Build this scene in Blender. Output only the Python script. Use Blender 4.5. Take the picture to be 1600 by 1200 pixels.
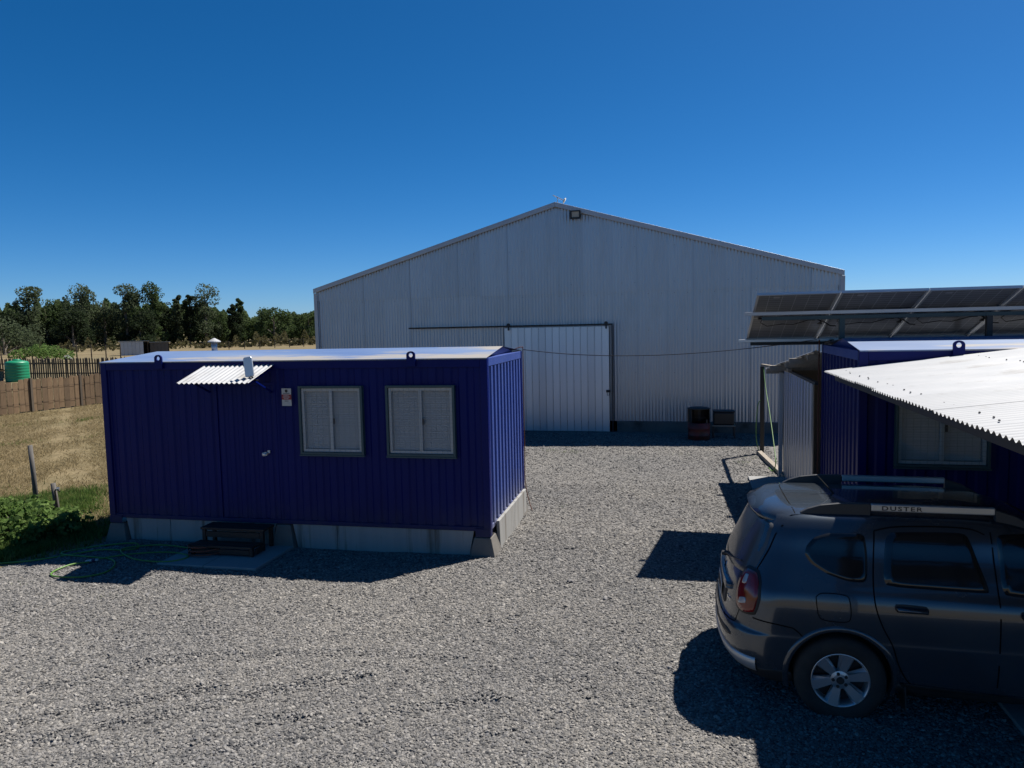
import bpy, bmesh, math, random
import numpy as np
from mathutils import Vector, Matrix
from mathutils.bvhtree import BVHTree
for o in list(bpy.data.objects): bpy.data.objects.remove(o)
random.seed(4); rng = np.random.default_rng(4)
sc = bpy.context.scene; COL = sc.collection

# ---------------------------------------------------------------- camera
CAM_H, PITCH, ROLL, YAW = 3.18, 0.0811, -0.0216, 0.236
cam_d = bpy.data.cameras.new('camera'); cam = bpy.data.objects.new('camera', cam_d); COL.objects.link(cam)
cam_d.sensor_width = 36; cam_d.lens = 36*1134.27/1600; cam_d.clip_end = 4000; cam_d.clip_start = .05
def _loc(x, y, z): return Vector((x*math.cos(YAW)-y*math.sin(YAW), x*math.sin(YAW)+y*math.cos(YAW), z))
_r0, _u0 = _loc(1, 0, 0), _loc(0, math.sin(PITCH), math.cos(PITCH)); _f = _loc(0, math.cos(PITCH), -math.sin(PITCH))
_c, _s = math.cos(ROLL), math.sin(ROLL)
_r, _u = _r0*_c+_u0*_s, _u0*_c-_r0*_s
cam.matrix_world = Matrix(((_r.x,_u.x,-_f.x,0),(_r.y,_u.y,-_f.y,0),(_r.z,_u.z,-_f.z,CAM_H),(0,0,0,1)))
sc.camera = cam

# ---------------------------------------------------------------- sky and sun
SUN = Vector((.445, .46, 1)).normalized()
EL, AZ = math.asin(SUN.z), math.atan2(SUN.x, SUN.y)
wd = bpy.data.worlds.new('World'); sc.world = wd; wd.use_nodes = True
nt = wd.node_tree; nt.nodes.clear()
sky = nt.nodes.new('ShaderNodeTexSky'); sky.sky_type = 'NISHITA'; sky.sun_disc = False
sky.sun_elevation = EL; sky.sun_rotation = AZ; sky.altitude = 0; sky.air_density = 0.6; sky.dust_density = 0.3; sky.ozone_density = 10.0
bg = nt.nodes.new('ShaderNodeBackground'); bg.inputs[1].default_value = 0.064
wo = nt.nodes.new('ShaderNodeOutputWorld'); hs = nt.nodes.new('ShaderNodeHueSaturation'); hs.inputs['Saturation'].default_value = 1.21; hs.inputs['Hue'].default_value = .496; nt.links.new(sky.outputs[0], hs.inputs['Color']); nt.links.new(hs.outputs[0], bg.inputs[0]); nt.links.new(bg.outputs[0], wo.inputs[0])
sl = bpy.data.lights.new('sun', 'SUN'); sl.energy = 5.0; sl.angle = math.radians(.53); sl.color = (1, .96, .90)
so = bpy.data.objects.new('sun', sl); COL.objects.link(so); so.rotation_euler = SUN.to_track_quat('Z', 'Y').to_euler(); so.location = (20, 20, 40)
sc.view_settings.view_transform = 'Standard'; sc.view_settings.look = 'None'; sc.view_settings.exposure = 0.75; sc.view_settings.gamma = 1; sc.view_settings.use_curve_mapping = False
sc.render.engine = 'CYCLES'; sc.cycles.use_denoising = True; sc.cycles.max_bounces = 8; sc.cycles.diffuse_bounces = 1; sc.cycles.sample_clamp_indirect = 6

# ---------------------------------------------------------------- materials
def N(t, k, **kw):
    n = t.nodes.new('ShaderNode'+k)
    for a, b in kw.items(): setattr(n, a, b)
    return n
def mat(name, col, rough=.5, metal=0., col2=None, scale=6., amount=1., dirt=None, dirt_scale=2., dirt_lo=.5, dirt_hi=.7, bump=0., bscale=60., stretch=(1,1,1),
        per_obj=0., rough_var=.0, spec=.5, trans=0., coat=0., alpha=1., emit=None, coords='Object', detail=6, keep=None, splash=None, rust=None, warp=0.):
    k = 1-.39*(1-metal) if keep is None else keep
    col = tuple(c*k for c in col); col2 = None if col2 is None else tuple(c*k for c in col2); dirt = None if dirt is None else tuple(c*k for c in dirt)
    m = bpy.data.materials.new(name); m.use_nodes = True; t = m.node_tree; b = t.nodes['Principled BSDF']; L = t.links.new
    b.inputs['Base Color'].default_value = (*col, 1); b.inputs['Roughness'].default_value = rough; b.inputs['Metallic'].default_value = metal
    b.inputs['Specular IOR Level'].default_value = spec; b.inputs['Transmission Weight'].default_value = trans; b.inputs['Coat Weight'].default_value = coat
    b.inputs['Alpha'].default_value = alpha
    tc = N(t,'TexCoord'); mp = N(t,'Mapping'); mp.inputs['Scale'].default_value = stretch; L(tc.outputs[coords], mp.inputs[0])
    out = None
    if col2 is not None:
        nz = N(t,'TexNoise'); nz.inputs['Scale'].default_value = scale; nz.inputs['Detail'].default_value = detail; L(mp.outputs[0], nz.inputs[0])
        rp = N(t,'ValToRGB'); rp.color_ramp.elements[0].position = .5-.22/amount; rp.color_ramp.elements[1].position = .5+.22/amount
        rp.color_ramp.elements[0].color = (*col,1); rp.color_ramp.elements[1].color = (*col2,1); L(nz.outputs[0], rp.inputs[0]); out = rp.outputs[0]
    if dirt is not None:
        nz = N(t,'TexNoise'); nz.inputs['Scale'].default_value = dirt_scale; nz.inputs['Detail'].default_value = 8; nz.inputs['Roughness'].default_value = .65; L(mp.outputs[0], nz.inputs[0])
        rp = N(t,'ValToRGB'); rp.color_ramp.elements[0].position = dirt_lo; rp.color_ramp.elements[1].position = dirt_hi
        rp.color_ramp.elements[0].color = (0,0,0,1); rp.color_ramp.elements[1].color = (1,1,1,1); L(nz.outputs[0], rp.inputs[0])
        mx = N(t,'Mix', data_type='RGBA'); L(rp.outputs[0], mx.inputs[0]); mx.inputs[7].default_value = (*dirt,1)
        if out is not None: L(out, mx.inputs[6])
        else: mx.inputs[6].default_value = (*col,1)
        out = mx.outputs[2]
    if splash:
        z0,z1,sc_ = splash; tcs = N(t,'TexCoord'); sx = N(t,'SeparateXYZ'); L(tcs.outputs['Object'], sx.inputs[0]); mr = N(t,'MapRange'); mr.inputs[1].default_value = z1; mr.inputs[2].default_value = z0; L(sx.outputs[2], mr.inputs[0])
        nz = N(t,'TexNoise'); nz.inputs['Scale'].default_value = 7; nz.inputs['Detail'].default_value = 8; L(tcs.outputs['Object'], nz.inputs[0]); mu = N(t,'Math', operation='MULTIPLY'); L(mr.outputs[0], mu.inputs[0]); L(nz.outputs[0], mu.inputs[1])
        m2 = N(t,'Math', operation='MULTIPLY'); L(mu.outputs[0], m2.inputs[0]); L(mr.outputs[0], m2.inputs[1])
        mx = N(t,'Mix', data_type='RGBA'); L(m2.outputs[0], mx.inputs[0]); mx.inputs[7].default_value = (*sc_,1)
        if out is not None: L(out, mx.inputs[6])
        else: mx.inputs[6].default_value = (*col,1)
        out = mx.outputs[2]
    if rust:
        nz = N(t,'TexNoise'); nz.inputs['Scale'].default_value = 3.1; nz.inputs['Detail'].default_value = 12; nz.inputs['Roughness'].default_value = .8; L(mp.outputs[0], nz.inputs[0])
        rp = N(t,'ValToRGB'); rp.color_ramp.elements[0].position = .70; rp.color_ramp.elements[1].position = .74; L(nz.outputs[0], rp.inputs[0])
        mx = N(t,'Mix', data_type='RGBA'); L(rp.outputs[0], mx.inputs[0]); mx.inputs[7].default_value = (*rust,1); L(out, mx.inputs[6]); out = mx.outputs[2]
    if per_obj:
        oi = N(t,'ObjectInfo'); mr = N(t,'MapRange'); mr.inputs[3].default_value = 1-per_obj; mr.inputs[4].default_value = 1+per_obj*.6; L(oi.outputs['Random'], mr.inputs[0])
        mx = N(t,'Mix', data_type='RGBA', blend_type='MULTIPLY'); mx.inputs[0].default_value = 1; L(mr.outputs[0], mx.inputs[7])
        if out is not None: L(out, mx.inputs[6])
        else: mx.inputs[6].default_value = (*col,1)
        out = mx.outputs[2]
    if out is not None: L(out, b.inputs['Base Color'])
    if rough_var:
        nz = N(t,'TexNoise'); nz.inputs['Scale'].default_value = scale*.7; nz.inputs['Detail'].default_value = 5; L(mp.outputs[0], nz.inputs[0])
        mr = N(t,'MapRange'); mr.inputs[3].default_value = rough-rough_var; mr.inputs[4].default_value = rough+rough_var; L(nz.outputs[0], mr.inputs[0]); L(mr.outputs[0], b.inputs['Roughness'])
    if bump:
        nz = N(t,'TexNoise'); nz.inputs['Scale'].default_value = bscale; nz.inputs['Detail'].default_value = 5; L(mp.outputs[0], nz.inputs[0])
        bp = N(t,'Bump'); bp.inputs['Strength'].default_value = bump; bp.inputs['Distance'].default_value = .01; L(nz.outputs[0], bp.inputs['Height']); L(bp.outputs[0], b.inputs['Normal'])
    if warp:
        nz = N(t,'TexNoise'); nz.inputs['Scale'].default_value = 1.7; nz.inputs['Detail'].default_value = 2; L(tc.outputs['Object'], nz.inputs[0])
        bp = N(t,'Bump'); bp.inputs['Strength'].default_value = 1; bp.inputs['Distance'].default_value = warp; L(nz.outputs[0], bp.inputs['Height']); L(bp.outputs[0], b.inputs['Normal'])
    if emit: b.inputs['Emission Color'].default_value = (*emit,1); b.inputs['Emission Strength'].default_value = 1
    return m
MT = {}
MT['galv'] = mat('galvanised_sheet', (.43,.452,.485), .36, .72, (.49,.505,.53), 1.2, dirt=(.34,.34,.345), dirt_scale=.6, dirt_lo=.52, dirt_hi=.75, stretch=(1,1,.3), per_obj=.06, rough_var=.05)
MT['galv_door'] = mat('door_sheet', (.78,.78,.76), .42, .7, (.85,.85,.83), 1.5, dirt=(.30,.29,.27), dirt_scale=.9, dirt_lo=.62, dirt_hi=.8, stretch=(1,1,.3), per_obj=.1, rough_var=.06)
MT['zinc'] = mat('zinc_roofing', (.52,.53,.54), .62, .12, (.60,.60,.60), 2.5, dirt=(.33,.31,.28), dirt_scale=1.4, dirt_lo=.55, dirt_hi=.75, per_obj=.06, rough_var=.05, spec=.2)
MT['trim'] = mat('trim_metal', (.42,.435,.46), .45, .65, (.49,.50,.52), 2, per_obj=.06)
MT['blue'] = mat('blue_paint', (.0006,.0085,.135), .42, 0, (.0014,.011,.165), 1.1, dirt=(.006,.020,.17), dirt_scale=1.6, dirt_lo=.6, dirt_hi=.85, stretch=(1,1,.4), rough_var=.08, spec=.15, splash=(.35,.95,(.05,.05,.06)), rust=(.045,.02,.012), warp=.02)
MT['blue_sunlit'] = mat('sunlit_blue_paint', (.042,.090,.38), .5, 0, (.058,.115,.44), 1.6, dirt=(.11,.17,.44), dirt_scale=1.3, dirt_lo=.55, dirt_hi=.8, stretch=(1,1,.3), rough_var=.08, splash=(.40,1.0,(.24,.23,.22)), warp=.02)  # lighter copy of the blue paint, with sunlight on the cabin ends coloured in
MT['blue_roof'] = mat('faded_blue_roof', (.12,.21,.45), .5, 0, (.27,.37,.56), 1.1, dirt=(.50,.46,.40), dirt_scale=.9, dirt_lo=.50, dirt_hi=.60, stretch=(.4,1.2,1), rough_var=.1)
MT['teal'] = mat('teal_frame_paint', (.035,.085,.10), .5, 0, (.05,.11,.12), 4)
MT['alu'] = mat('aluminium', (.62,.64,.65), .42, .7, (.70,.70,.70), 5)
MT['white_frame'] = mat('white_window_frame', (.62,.63,.62), .45, 0, (.70,.70,.68), 5)
MT['blind'] = mat('blind_slats', (.85,.86,.85), .6, 0, (.92,.92,.90), 6)
MT['wire'] = mat('grille_wire', (.20,.22,.22), .5, .6)
MT['black'] = mat('black_paint', (.012,.012,.013), .45, 0, (.022,.022,.022), 8)
MT['dark_steel'] = mat('dark_steel', (.045,.045,.048), .5, .4, (.07,.06,.055), 6)
MT['conc'] = mat('concrete', (.40,.395,.375), .9, 0, (.50,.49,.465), 3, dirt=(.13,.095,.06), dirt_scale=1.5, dirt_lo=.52, dirt_hi=.66, stretch=(2.4,2.4,.16), bump=.25, bscale=45, per_obj=.08)
MT['conc_dark'] = mat('weathered_concrete', (.20,.18,.16), .9, 0, (.27,.25,.22), 4, dirt=(.10,.085,.07), dirt_scale=2, bump=.3, bscale=40)
MT['slab'] = mat('slab_concrete', (.36,.36,.35), .9, 0, (.44,.43,.41), 3, bump=.15, bscale=60)
MT['wood_dark'] = mat('dark_stained_timber', (.030,.017,.012), .6, 0, (.055,.030,.02), 6, stretch=(1,8,8), bump=.2, bscale=30)
MT['wood'] = mat('weathered_timber', (.40,.33,.25), .85, 0, (.52,.45,.36), 5, stretch=(6,1,6), bump=.3, bscale=30, per_obj=.1)
MT['fence'] = mat('brown_fence_board', (.22,.135,.07), .85, 0, (.33,.215,.115), 3, stretch=(5,5,.7), per_obj=.35, bump=.25, bscale=20)
MT['fence_dark'] = mat('dark_picket', (.085,.065,.045), .9, 0, (.15,.115,.08), 3, stretch=(5,5,.7), per_obj=.3)
MT['post'] = mat('grey_post_wood', (.12,.11,.10), .9, 0, (.21,.19,.17), 5, stretch=(6,6,.8), bump=.35, bscale=25)
MT['rust'] = mat('rusty_pipe', (.24,.07,.04), .8, .1, (.15,.05,.03), 9)
MT['red_drum'] = mat('red_drum_paint', (.26,.025,.02), .55, 0, (.14,.03,.02), 5, dirt=(.05,.025,.02), dirt_scale=4, dirt_lo=.5, dirt_hi=.65)
MT['hose'] = mat('green_hose', (.13,.30,.04), .45, 0, (.17,.35,.05), 6)
MT['cable_red'] = mat('orange_red_cable', (.26,.07,.03), .6)
MT['tank'] = mat('green_tank_plastic', (.015,.30,.14), .45, 0, (.02,.36,.17), 1)
MT['white'] = mat('white_paint', (.75,.75,.72), .5, 0, (.68,.67,.63), 4)
MT['red'] = mat('sign_red', (.42,.02,.02), .5)
MT['ply'] = mat('plywood', (.30,.24,.17), .8, 0, (.36,.29,.21), 3, stretch=(1,1,4))
MT['tarpdark'] = mat('dark_rubber', (.02,.02,.021), .8)
MT['lens'] = mat('lamp_lens', (.55,.48,.36), .3, 0, (.62,.55,.42), 10)
MT['bark'] = mat('tree_bark', (.16,.13,.10), .9, 0, (.30,.26,.21), 2, stretch=(3,3,.5))

# ---------------------------------------------------------------- mesh helpers
class MB:
    def __init__(s): s.v=[]; s.f=[]; s.m=[]
    def add(s, vs, fs, mi=0):
        o=len(s.v); s.v.extend([tuple(map(float,p)) for p in vs]); s.f.extend([tuple(i+o for i in f) for f in fs]); s.m.extend([mi]*len(fs)); return s
    def box(s, a, b, mi=0):
        (x0,y0,z0),(x1,y1,z1)=a,b
        return s.add([(x0,y0,z0),(x1,y0,z0),(x1,y1,z0),(x0,y1,z0),(x0,y0,z1),(x1,y0,z1),(x1,y1,z1),(x0,y1,z1)],
              [(0,3,2,1),(4,5,6,7),(0,1,5,4),(1,2,6,5),(2,3,7,6),(3,0,4,7)],mi)
    def hexa(s, p, mi=0):   # 8 corners, bottom ring then top ring
        return s.add(p,[(0,3,2,1),(4,5,6,7),(0,1,5,4),(1,2,6,5),(2,3,7,6),(3,0,4,7)],mi)
    def bar(s, a, b, w, h, mi=0, up=(0,0,1)):   # rectangular bar along a->b
        a,b=Vector(a),Vector(b); d=(b-a).normalized(); u=Vector(up)
        if abs(d.dot(u))>.98: u=Vector((0,1,0))
        x=d.cross(u).normalized()*w/2; y=x.cross(d).normalized()*h/2
        return s.hexa([a-x-y,a+x-y,b+x-y,b-x-y,a-x+y,a+x+y,b+x+y,b-x+y],mi)
    def tube(s, path, r, seg=8, mi=0, cap=True):
        P=[Vector(p) for p in path]; n=len(P); rs=r if hasattr(r,'__len__') else [r]*n
        t=(P[1]-P[0]).normalized(); u=t.orthogonal().normalized(); vs=[]
        for i in range(n):
            t2=(P[min(i+1,n-1)]-P[max(i-1,0)]).normalized()
            q=t.rotation_difference(t2); u=q@u; t=t2; w=t.cross(u)
            for k in range(seg):
                a=2*math.pi*k/seg; vs.append(P[i]+(u*math.cos(a)+w*math.sin(a))*rs[i])
        fs=[(i*seg+k,i*seg+(k+1)%seg,(i+1)*seg+(k+1)%seg,(i+1)*seg+k) for i in range(n-1) for k in range(seg)]
        if cap: fs+= [tuple(range(seg-1,-1,-1)), tuple((n-1)*seg+k for k in range(seg))]
        return s.add(vs,fs,mi)
    def lathe(s, prof, c=(0,0,0), axis='z', seg=24, mi=0, cap=True):
        vs=[]
        for (r,h) in prof:
            for k in range(seg):
                a=2*math.pi*k/seg; p=(r*math.cos(a), r*math.sin(a), h)
                if axis=='y': p=(p[0],p[2],p[1])
                if axis=='x': p=(p[2],p[0],p[1])
                vs.append((p[0]+c[0],p[1]+c[1],p[2]+c[2]))
        n=len(prof); fs=[(i*seg+k,i*seg+(k+1)%seg,(i+1)*seg+(k+1)%seg,(i+1)*seg+k) for i in range(n-1) for k in range(seg)]
        if cap: fs+= [tuple(range(seg-1,-1,-1)), tuple((n-1)*seg+k for k in range(seg))]
        return s.add(vs,fs,mi)
    def prism(s, poly, off, mi=0):   # poly: 3-D outline, extruded by vector off
        n=len(poly); o=Vector(off); vs=[Vector(p) for p in poly]+[Vector(p)+o for p in poly]
        return s.add(vs,[tuple(range(n-1,-1,-1)),tuple(range(n,2*n))]+[(i,(i+1)%n,(i+1)%n+n,i+n) for i in range(n)],mi)
    def mesh(s, name, mats, smooth=False):
        me=bpy.data.meshes.new(name); me.from_pydata(s.v,[],s.f); 
        for m in (mats if isinstance(mats,(list,tuple)) else [mats]): me.materials.append(m)
        if len(set(s.m))>1: me.polygons.foreach_set('material_index', s.m)
        bm=bmesh.new(); bm.from_mesh(me); bmesh.ops.recalc_face_normals(bm, faces=bm.faces); bm.to_mesh(me); bm.free()
        if smooth: me.polygons.foreach_set('use_smooth',[True]*len(me.polygons))
        me.update(); return me
    def build(s, name, mats, parent=None, smooth=False, loc=None, bevel=0.):
        return obj(name, s.mesh(name, mats, smooth), parent, loc, bevel)
def obj(name, me, parent=None, loc=None, bevel=0.):
    o=bpy.data.objects.new(name, me); COL.objects.link(o)
    if parent is not None: o.parent=parent
    if loc is not None: o.location=loc
    if bevel:
        md=o.modifiers.new('bevel','BEVEL'); md.width=bevel; md.segments=2; md.limit_method='ANGLE'; md.angle_limit=.7
    return o
def tag(o, label, cat, group=None, kind=None):
    if label: o['label']=label
    if cat: o['category']=cat
    if group: o['group']=group
    if kind: o['kind']=kind
    return o
def thing(name, label, cat, loc=(0,0,0), rotz=0., group=None):
    o=bpy.data.objects.new(name,None); COL.objects.link(o); o.location=loc; o.rotation_euler=(0,0,rotz); o.empty_display_size=.2
    return tag(o,label,cat,group)
def struct(o): o['kind']='structure'; return o
def stuff(o, label=None, cat=None): o['kind']='stuff'; return tag(o,label,cat)
def npmesh(name, verts, faces, m, smooth=False):
    me=bpy.data.meshes.new(name); verts=np.asarray(verts,np.float32); faces=np.asarray(faces,np.int32)
    me.vertices.add(len(verts)); me.vertices.foreach_set('co',verts.ravel())
    k=faces.shape[1]; me.loops.add(faces.size); me.loops.foreach_set('vertex_index',faces.ravel())
    me.polygons.add(len(faces)); me.polygons.foreach_set('loop_start',np.arange(0,faces.size,k,dtype=np.int32)); me.polygons.foreach_set('loop_total',np.full(len(faces),k,np.int32))
    if smooth: me.polygons.foreach_set('use_smooth',np.ones(len(faces),bool))
    for q in (m if isinstance(m,(list,tuple)) else [m]): me.materials.append(q)
    me.update(calc_edges=True); me.validate(); return me
def leaves(centers, size, aspect=.6, flat=.0, jitter=.4):
    """random quads (leaf faces) at centers: returns verts, faces"""
    c=np.asarray(centers,float); n=len(c)
    d=rng.normal(size=(n,3)); d[:,2]*=(1-flat); d/=np.linalg.norm(d,axis=1,keepdims=True)+1e-9
    e=rng.normal(size=(n,3)); e-= (e*d).sum(1,keepdims=True)*d; e/=np.linalg.norm(e,axis=1,keepdims=True)+1e-9
    s=size*(1+jitter*rng.uniform(-1,1,(n,1))); a=d*s/2; b=e*s*aspect/2
    v=np.stack([c-a, c+b, c+a, c-b],1).reshape(-1,3); f=np.arange(4*n).reshape(n,4); return v,f
def corr(width, pitch, amp, per=6):   # sinusoidal profile points (x, d)
    n=max(2,int(round(width/pitch*per))); return [(width*i/n, amp*math.sin(2*math.pi*(width*i/n)/pitch)) for i in range(n+1)]
def trap(x0, x1, pitch, depth, phase=0., crest=.42, slope=.12):   # trapezoid rib profile between x0 and x1
    pts=set([x0,x1]); k0=int(math.floor((x0-phase)/pitch))-1
    for k in range(k0, int((x1-phase)/pitch)+2):
        b=phase+k*pitch
        for q in (0, crest, crest+slope, 1-slope): 
            x=b+q*pitch
            if x0<x<x1: pts.add(x)
    def d(x):
        q=((x-phase)/pitch)%1.
        if q<=crest: return depth
        if q<crest+slope: return depth*(1-(q-crest)/slope)
        if q<1-slope: return 0.
        return depth*(q-(1-slope))/slope
    return [(x,d(x)) for x in sorted(pts)]
# ================================================================ ground, gravel yard, vegetation
def ramp_mat(name, stops, source='random', scale=10., rough=.9, bump=False, lowfreq=None, thin=0., keep=.64):
    m=bpy.data.materials.new(name); m.use_nodes=True; t=m.node_tree; b=t.nodes['Principled BSDF']; L=t.links.new
    b.inputs['Roughness'].default_value=rough; b.inputs['Specular IOR Level'].default_value=.25
    stops=[(p,tuple(q*keep for q in c)) for p,c in stops]
    rp=N(t,'ValToRGB'); el=rp.color_ramp.elements
    while len(el)<len(stops): el.new(.5)
    for e,(p,c) in zip(el,stops): e.position=p; e.color=(*c,1)
    tc=N(t,'TexCoord')
    if source=='random': oi=N(t,'ObjectInfo'); L(oi.outputs['Random'],rp.inputs[0])
    elif source=='noise': nz=N(t,'TexNoise'); nz.inputs['Scale'].default_value=scale; nz.inputs['Detail'].default_value=7; L(tc.outputs['Object'],nz.inputs[0]); L(nz.outputs[0],rp.inputs[0])
    elif source=='cells':
        vo=N(t,'TexVoronoi'); vo.inputs['Scale'].default_value=scale; L(tc.outputs['Object'],vo.inputs[0])
        sp=N(t,'SeparateColor'); L(vo.outputs['Color'],sp.inputs[0]); L(sp.outputs[0],rp.inputs[0])
        bp=N(t,'Bump'); bp.inputs['Strength'].default_value=.9; bp.inputs['Distance'].default_value=.018; bp.invert=True; L(vo.outputs['Distance'],bp.inputs['Height']); L(bp.outputs[0],b.inputs['Normal'])
    out=rp.outputs[0]
    if lowfreq:
        sc_,ca,cb=lowfreq; nz=N(t,'TexNoise'); nz.inputs['Scale'].default_value=sc_; nz.inputs['Detail'].default_value=6
        g=N(t,'NewGeometry'); L(g.outputs['Position'],nz.inputs[0]); r2=N(t,'ValToRGB'); r2.color_ramp.elements[0].position=.35; r2.color_ramp.elements[1].position=.65
        r2.color_ramp.elements[0].color=(*ca,1); r2.color_ramp.elements[1].color=(*cb,1); L(nz.outputs[0],r2.inputs[0])
        mx=N(t,'Mix',data_type='RGBA',blend_type='MULTIPLY'); mx.inputs[0].default_value=1; L(out,mx.inputs[6]); L(r2.outputs[0],mx.inputs[7]); out=mx.outputs[2]
    L(out,b.inputs['Base Color'])
    if thin:
        tr=N(t,'BsdfTranslucent'); L(out,tr.inputs[0]); ms=N(t,'MixShader'); ms.inputs[0].default_value=thin; L(b.outputs[0],ms.inputs[1]); L(tr.outputs[0],ms.inputs[2]); L(ms.outputs[0],t.nodes['Material Output'].inputs[0])
    return m
STONES=[(0,(.085,.085,.088)),(.18,(.155,.155,.155)),(.42,(.225,.217,.205)),(.62,(.28,.265,.243)),(.72,(.27,.265,.265)),(.9,(.36,.342,.315)),(1,(.46,.44,.41))]
MT['gravel']=ramp_mat('gravel_bed',STONES,'cells',48,lowfreq=(.35,(.90,.89,.885),(1.07,1.04,.995)))
MT['stone']=ramp_mat('gravel_stone',STONES,'random',lowfreq=(.35,(.90,.89,.885),(1.07,1.04,.995)))
MT['field']=ramp_mat('dry_field',[(.0,(.11,.095,.045)),(.38,(.21,.165,.085)),(.55,(.27,.21,.115)),(.75,(.33,.26,.145)),(1,(.37,.30,.17))],'noise',1.8,lowfreq=(.12,(.82,.86,.80),(1.08,1.03,.98)))
MT['dry_blade']=ramp_mat('dry_grass_blade',[(.3,(.26,.20,.10)),(.5,(.36,.28,.145)),(.7,(.46,.37,.21))],'noise',9,thin=.45)
MT['green_blade']=ramp_mat('green_grass_blade',[(.3,(.055,.10,.022)),(.5,(.10,.165,.035)),(.7,(.20,.22,.07))],'noise',6,thin=.45,keep=.95)
MT['leaf_dark']=ramp_mat('dark_foliage',[(.3,(.030,.050,.018)),(.5,(.060,.090,.032)),(.72,(.085,.11,.045))],'noise',.5,thin=.5,keep=1.)
MT['leaf_grey']=ramp_mat('grey_green_foliage',[(.3,(.045,.060,.030)),(.5,(.075,.098,.050)),(.72,(.125,.145,.080))],'noise',.6,thin=.5,keep=1.)
MT['leaf_black']=ramp_mat('blackish_foliage',[(.3,(.016,.026,.012)),(.6,(.036,.052,.023))],'noise',.6,thin=.5,keep=1.)
MT['leaf_bush']=ramp_mat('bramble_leaf',[(.3,(.05,.095,.022)),(.5,(.105,.175,.042)),(.72,(.20,.27,.09))],'noise',5,thin=.5,keep=1.)
MT['scrub']=ramp_mat('olive_scrub',[(.3,(.05,.05,.022)),(.5,(.09,.085,.035)),(.75,(.16,.13,.055))],'noise',.4,thin=.4)

# the field: one sheet out to the horizon
g=MB(); R=1800
xs=[-R,-400,-150,-60,-30,-15,0,15,60,400,R]; ys=[-R,-200,0,10,20,30,45,80,150,400,R]
g.add([(x,y,0) for y in ys for x in xs],[(j*11+i,j*11+i+1,(j+1)*11+i+1,(j+1)*11+i) for j in range(10) for i in range(10)])
ground=struct(g.build('ground',MT['field']))

# gravel yard: its own height field with ruts
YARD=np.array([(-13,.5),(-11.5,6.2),(-9.35,7.9),(-8.8,9.7),(-8.6,21.2),(9,21.2),(9,.5)])
def inside(P, poly):
    x,y=P[:,0],P[:,1]; r=np.zeros(len(P),bool); j=len(poly)-1
    for i in range(len(poly)):
        xi,yi=poly[i]; xj,yj=poly[j]
        c=((yi>y)!=(yj>y))&(x<(xj-xi)*(y-yi)/(yj-yi+1e-12)+xi); r^=c; j=i
    return r
def segd(P, a, b):
    a,b=np.array(a,float),np.array(b,float); d=b-a; t=np.clip(((P-a)@d)/(d@d),0,1); q=P-a-t[:,None]*d
    return np.linalg.norm(q,axis=1), np.sign(d[0]*q[:,1]-d[1]*q[:,0])
RUTS=[[(-5.3,4.4),(-4.88,4.81),(-4.58,4.95),(-4.1,5.3)],[(-4.7,4.45),(-4.25,4.79),(-3.9,5.02),(-3.5,5.4),(-2.9,5.75)],[(-3.7,4.4),(-3.45,4.81),(-3.12,5.01)],[(-5.3,4.25),(-4.85,4.33),(-4.62,4.39)],
      [(-5.2,5.55),(-4.7,5.75),(-4.3,6.0)],[(-5.8,4.9),(-5.29,5.22),(-5.0,5.6),(-4.4,6.0)],[(-3.4,4.5),(-2.83,4.8),(-2.3,5.25),(-1.6,5.6)],[(-2.6,4.5),(-2.0,4.75),(-1.5,5.1)],[(-4.2,5.9),(-3.2,6.2),(-2.2,6.3)]]
def wob(P, seed, f):
    r=np.random.default_rng(seed); z=0
    for k in range(6):
        a=r.uniform(0,6.28); w=f*(1.6**k)*r.uniform(.8,1.2); z=z+np.sin(P[:,0]*math.cos(a)*w+P[:,1]*math.sin(a)*w+r.uniform(0,6.28))/(1.5**k)
    return z
def height(P):
    z=.046+.006*wob(P,1,.9)+.004*wob(P,2,5.)
    wv=.45+.55*np.clip(wob(P,5,3.)*.6+.5,0,1)
    for rt in RUTS:
        best=np.full(len(P),9.); sg=np.ones(len(P))
        for a,b in zip(rt,rt[1:]):
            d,s=segd(P,a,b); k=d<best; best[k]=d[k]; sg[k]=s[k]
        sd=best*sg
        z+= wv*(-.027*np.exp(-((sd+.02)/.075)**2)+.022*np.exp(-((sd-.12)/.085)**2))
    z=np.maximum(z,.010)
    d=np.full(len(P),9.)
    for i in range(4): d=np.minimum(d,segd(P,YARD[i],YARD[i+1])[0])
    return np.where(d<.8, z*np.clip(d/.8,0,1)-.03*np.clip(1-d/.5,0,1)+.012*wob(P,9,6.)*np.clip(1-d/.8,0,1), z)
st=.05; nx,ny=int(22/st),int(20.7/st)
gx,gy=np.meshgrid(-13+np.arange(nx+1)*st,.5+np.arange(ny+1)*st); P=np.stack([gx.ravel(),gy.ravel()],1)
ii=np.arange(nx*ny); a=(ii//nx)*(nx+1)+ii%nx; F=np.stack([a,a+1,a+nx+2,a+nx+1],1)
F=F[inside(P[F].mean(1),YARD)]; V=np.column_stack([P,height(P)])
used=np.unique(F); rm=np.full(len(V),-1); rm[used]=np.arange(len(used))
yard=struct(obj('gravel_yard',npmesh('gravel_yard',V[used],rm[F],MT['gravel'],True)))

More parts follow.
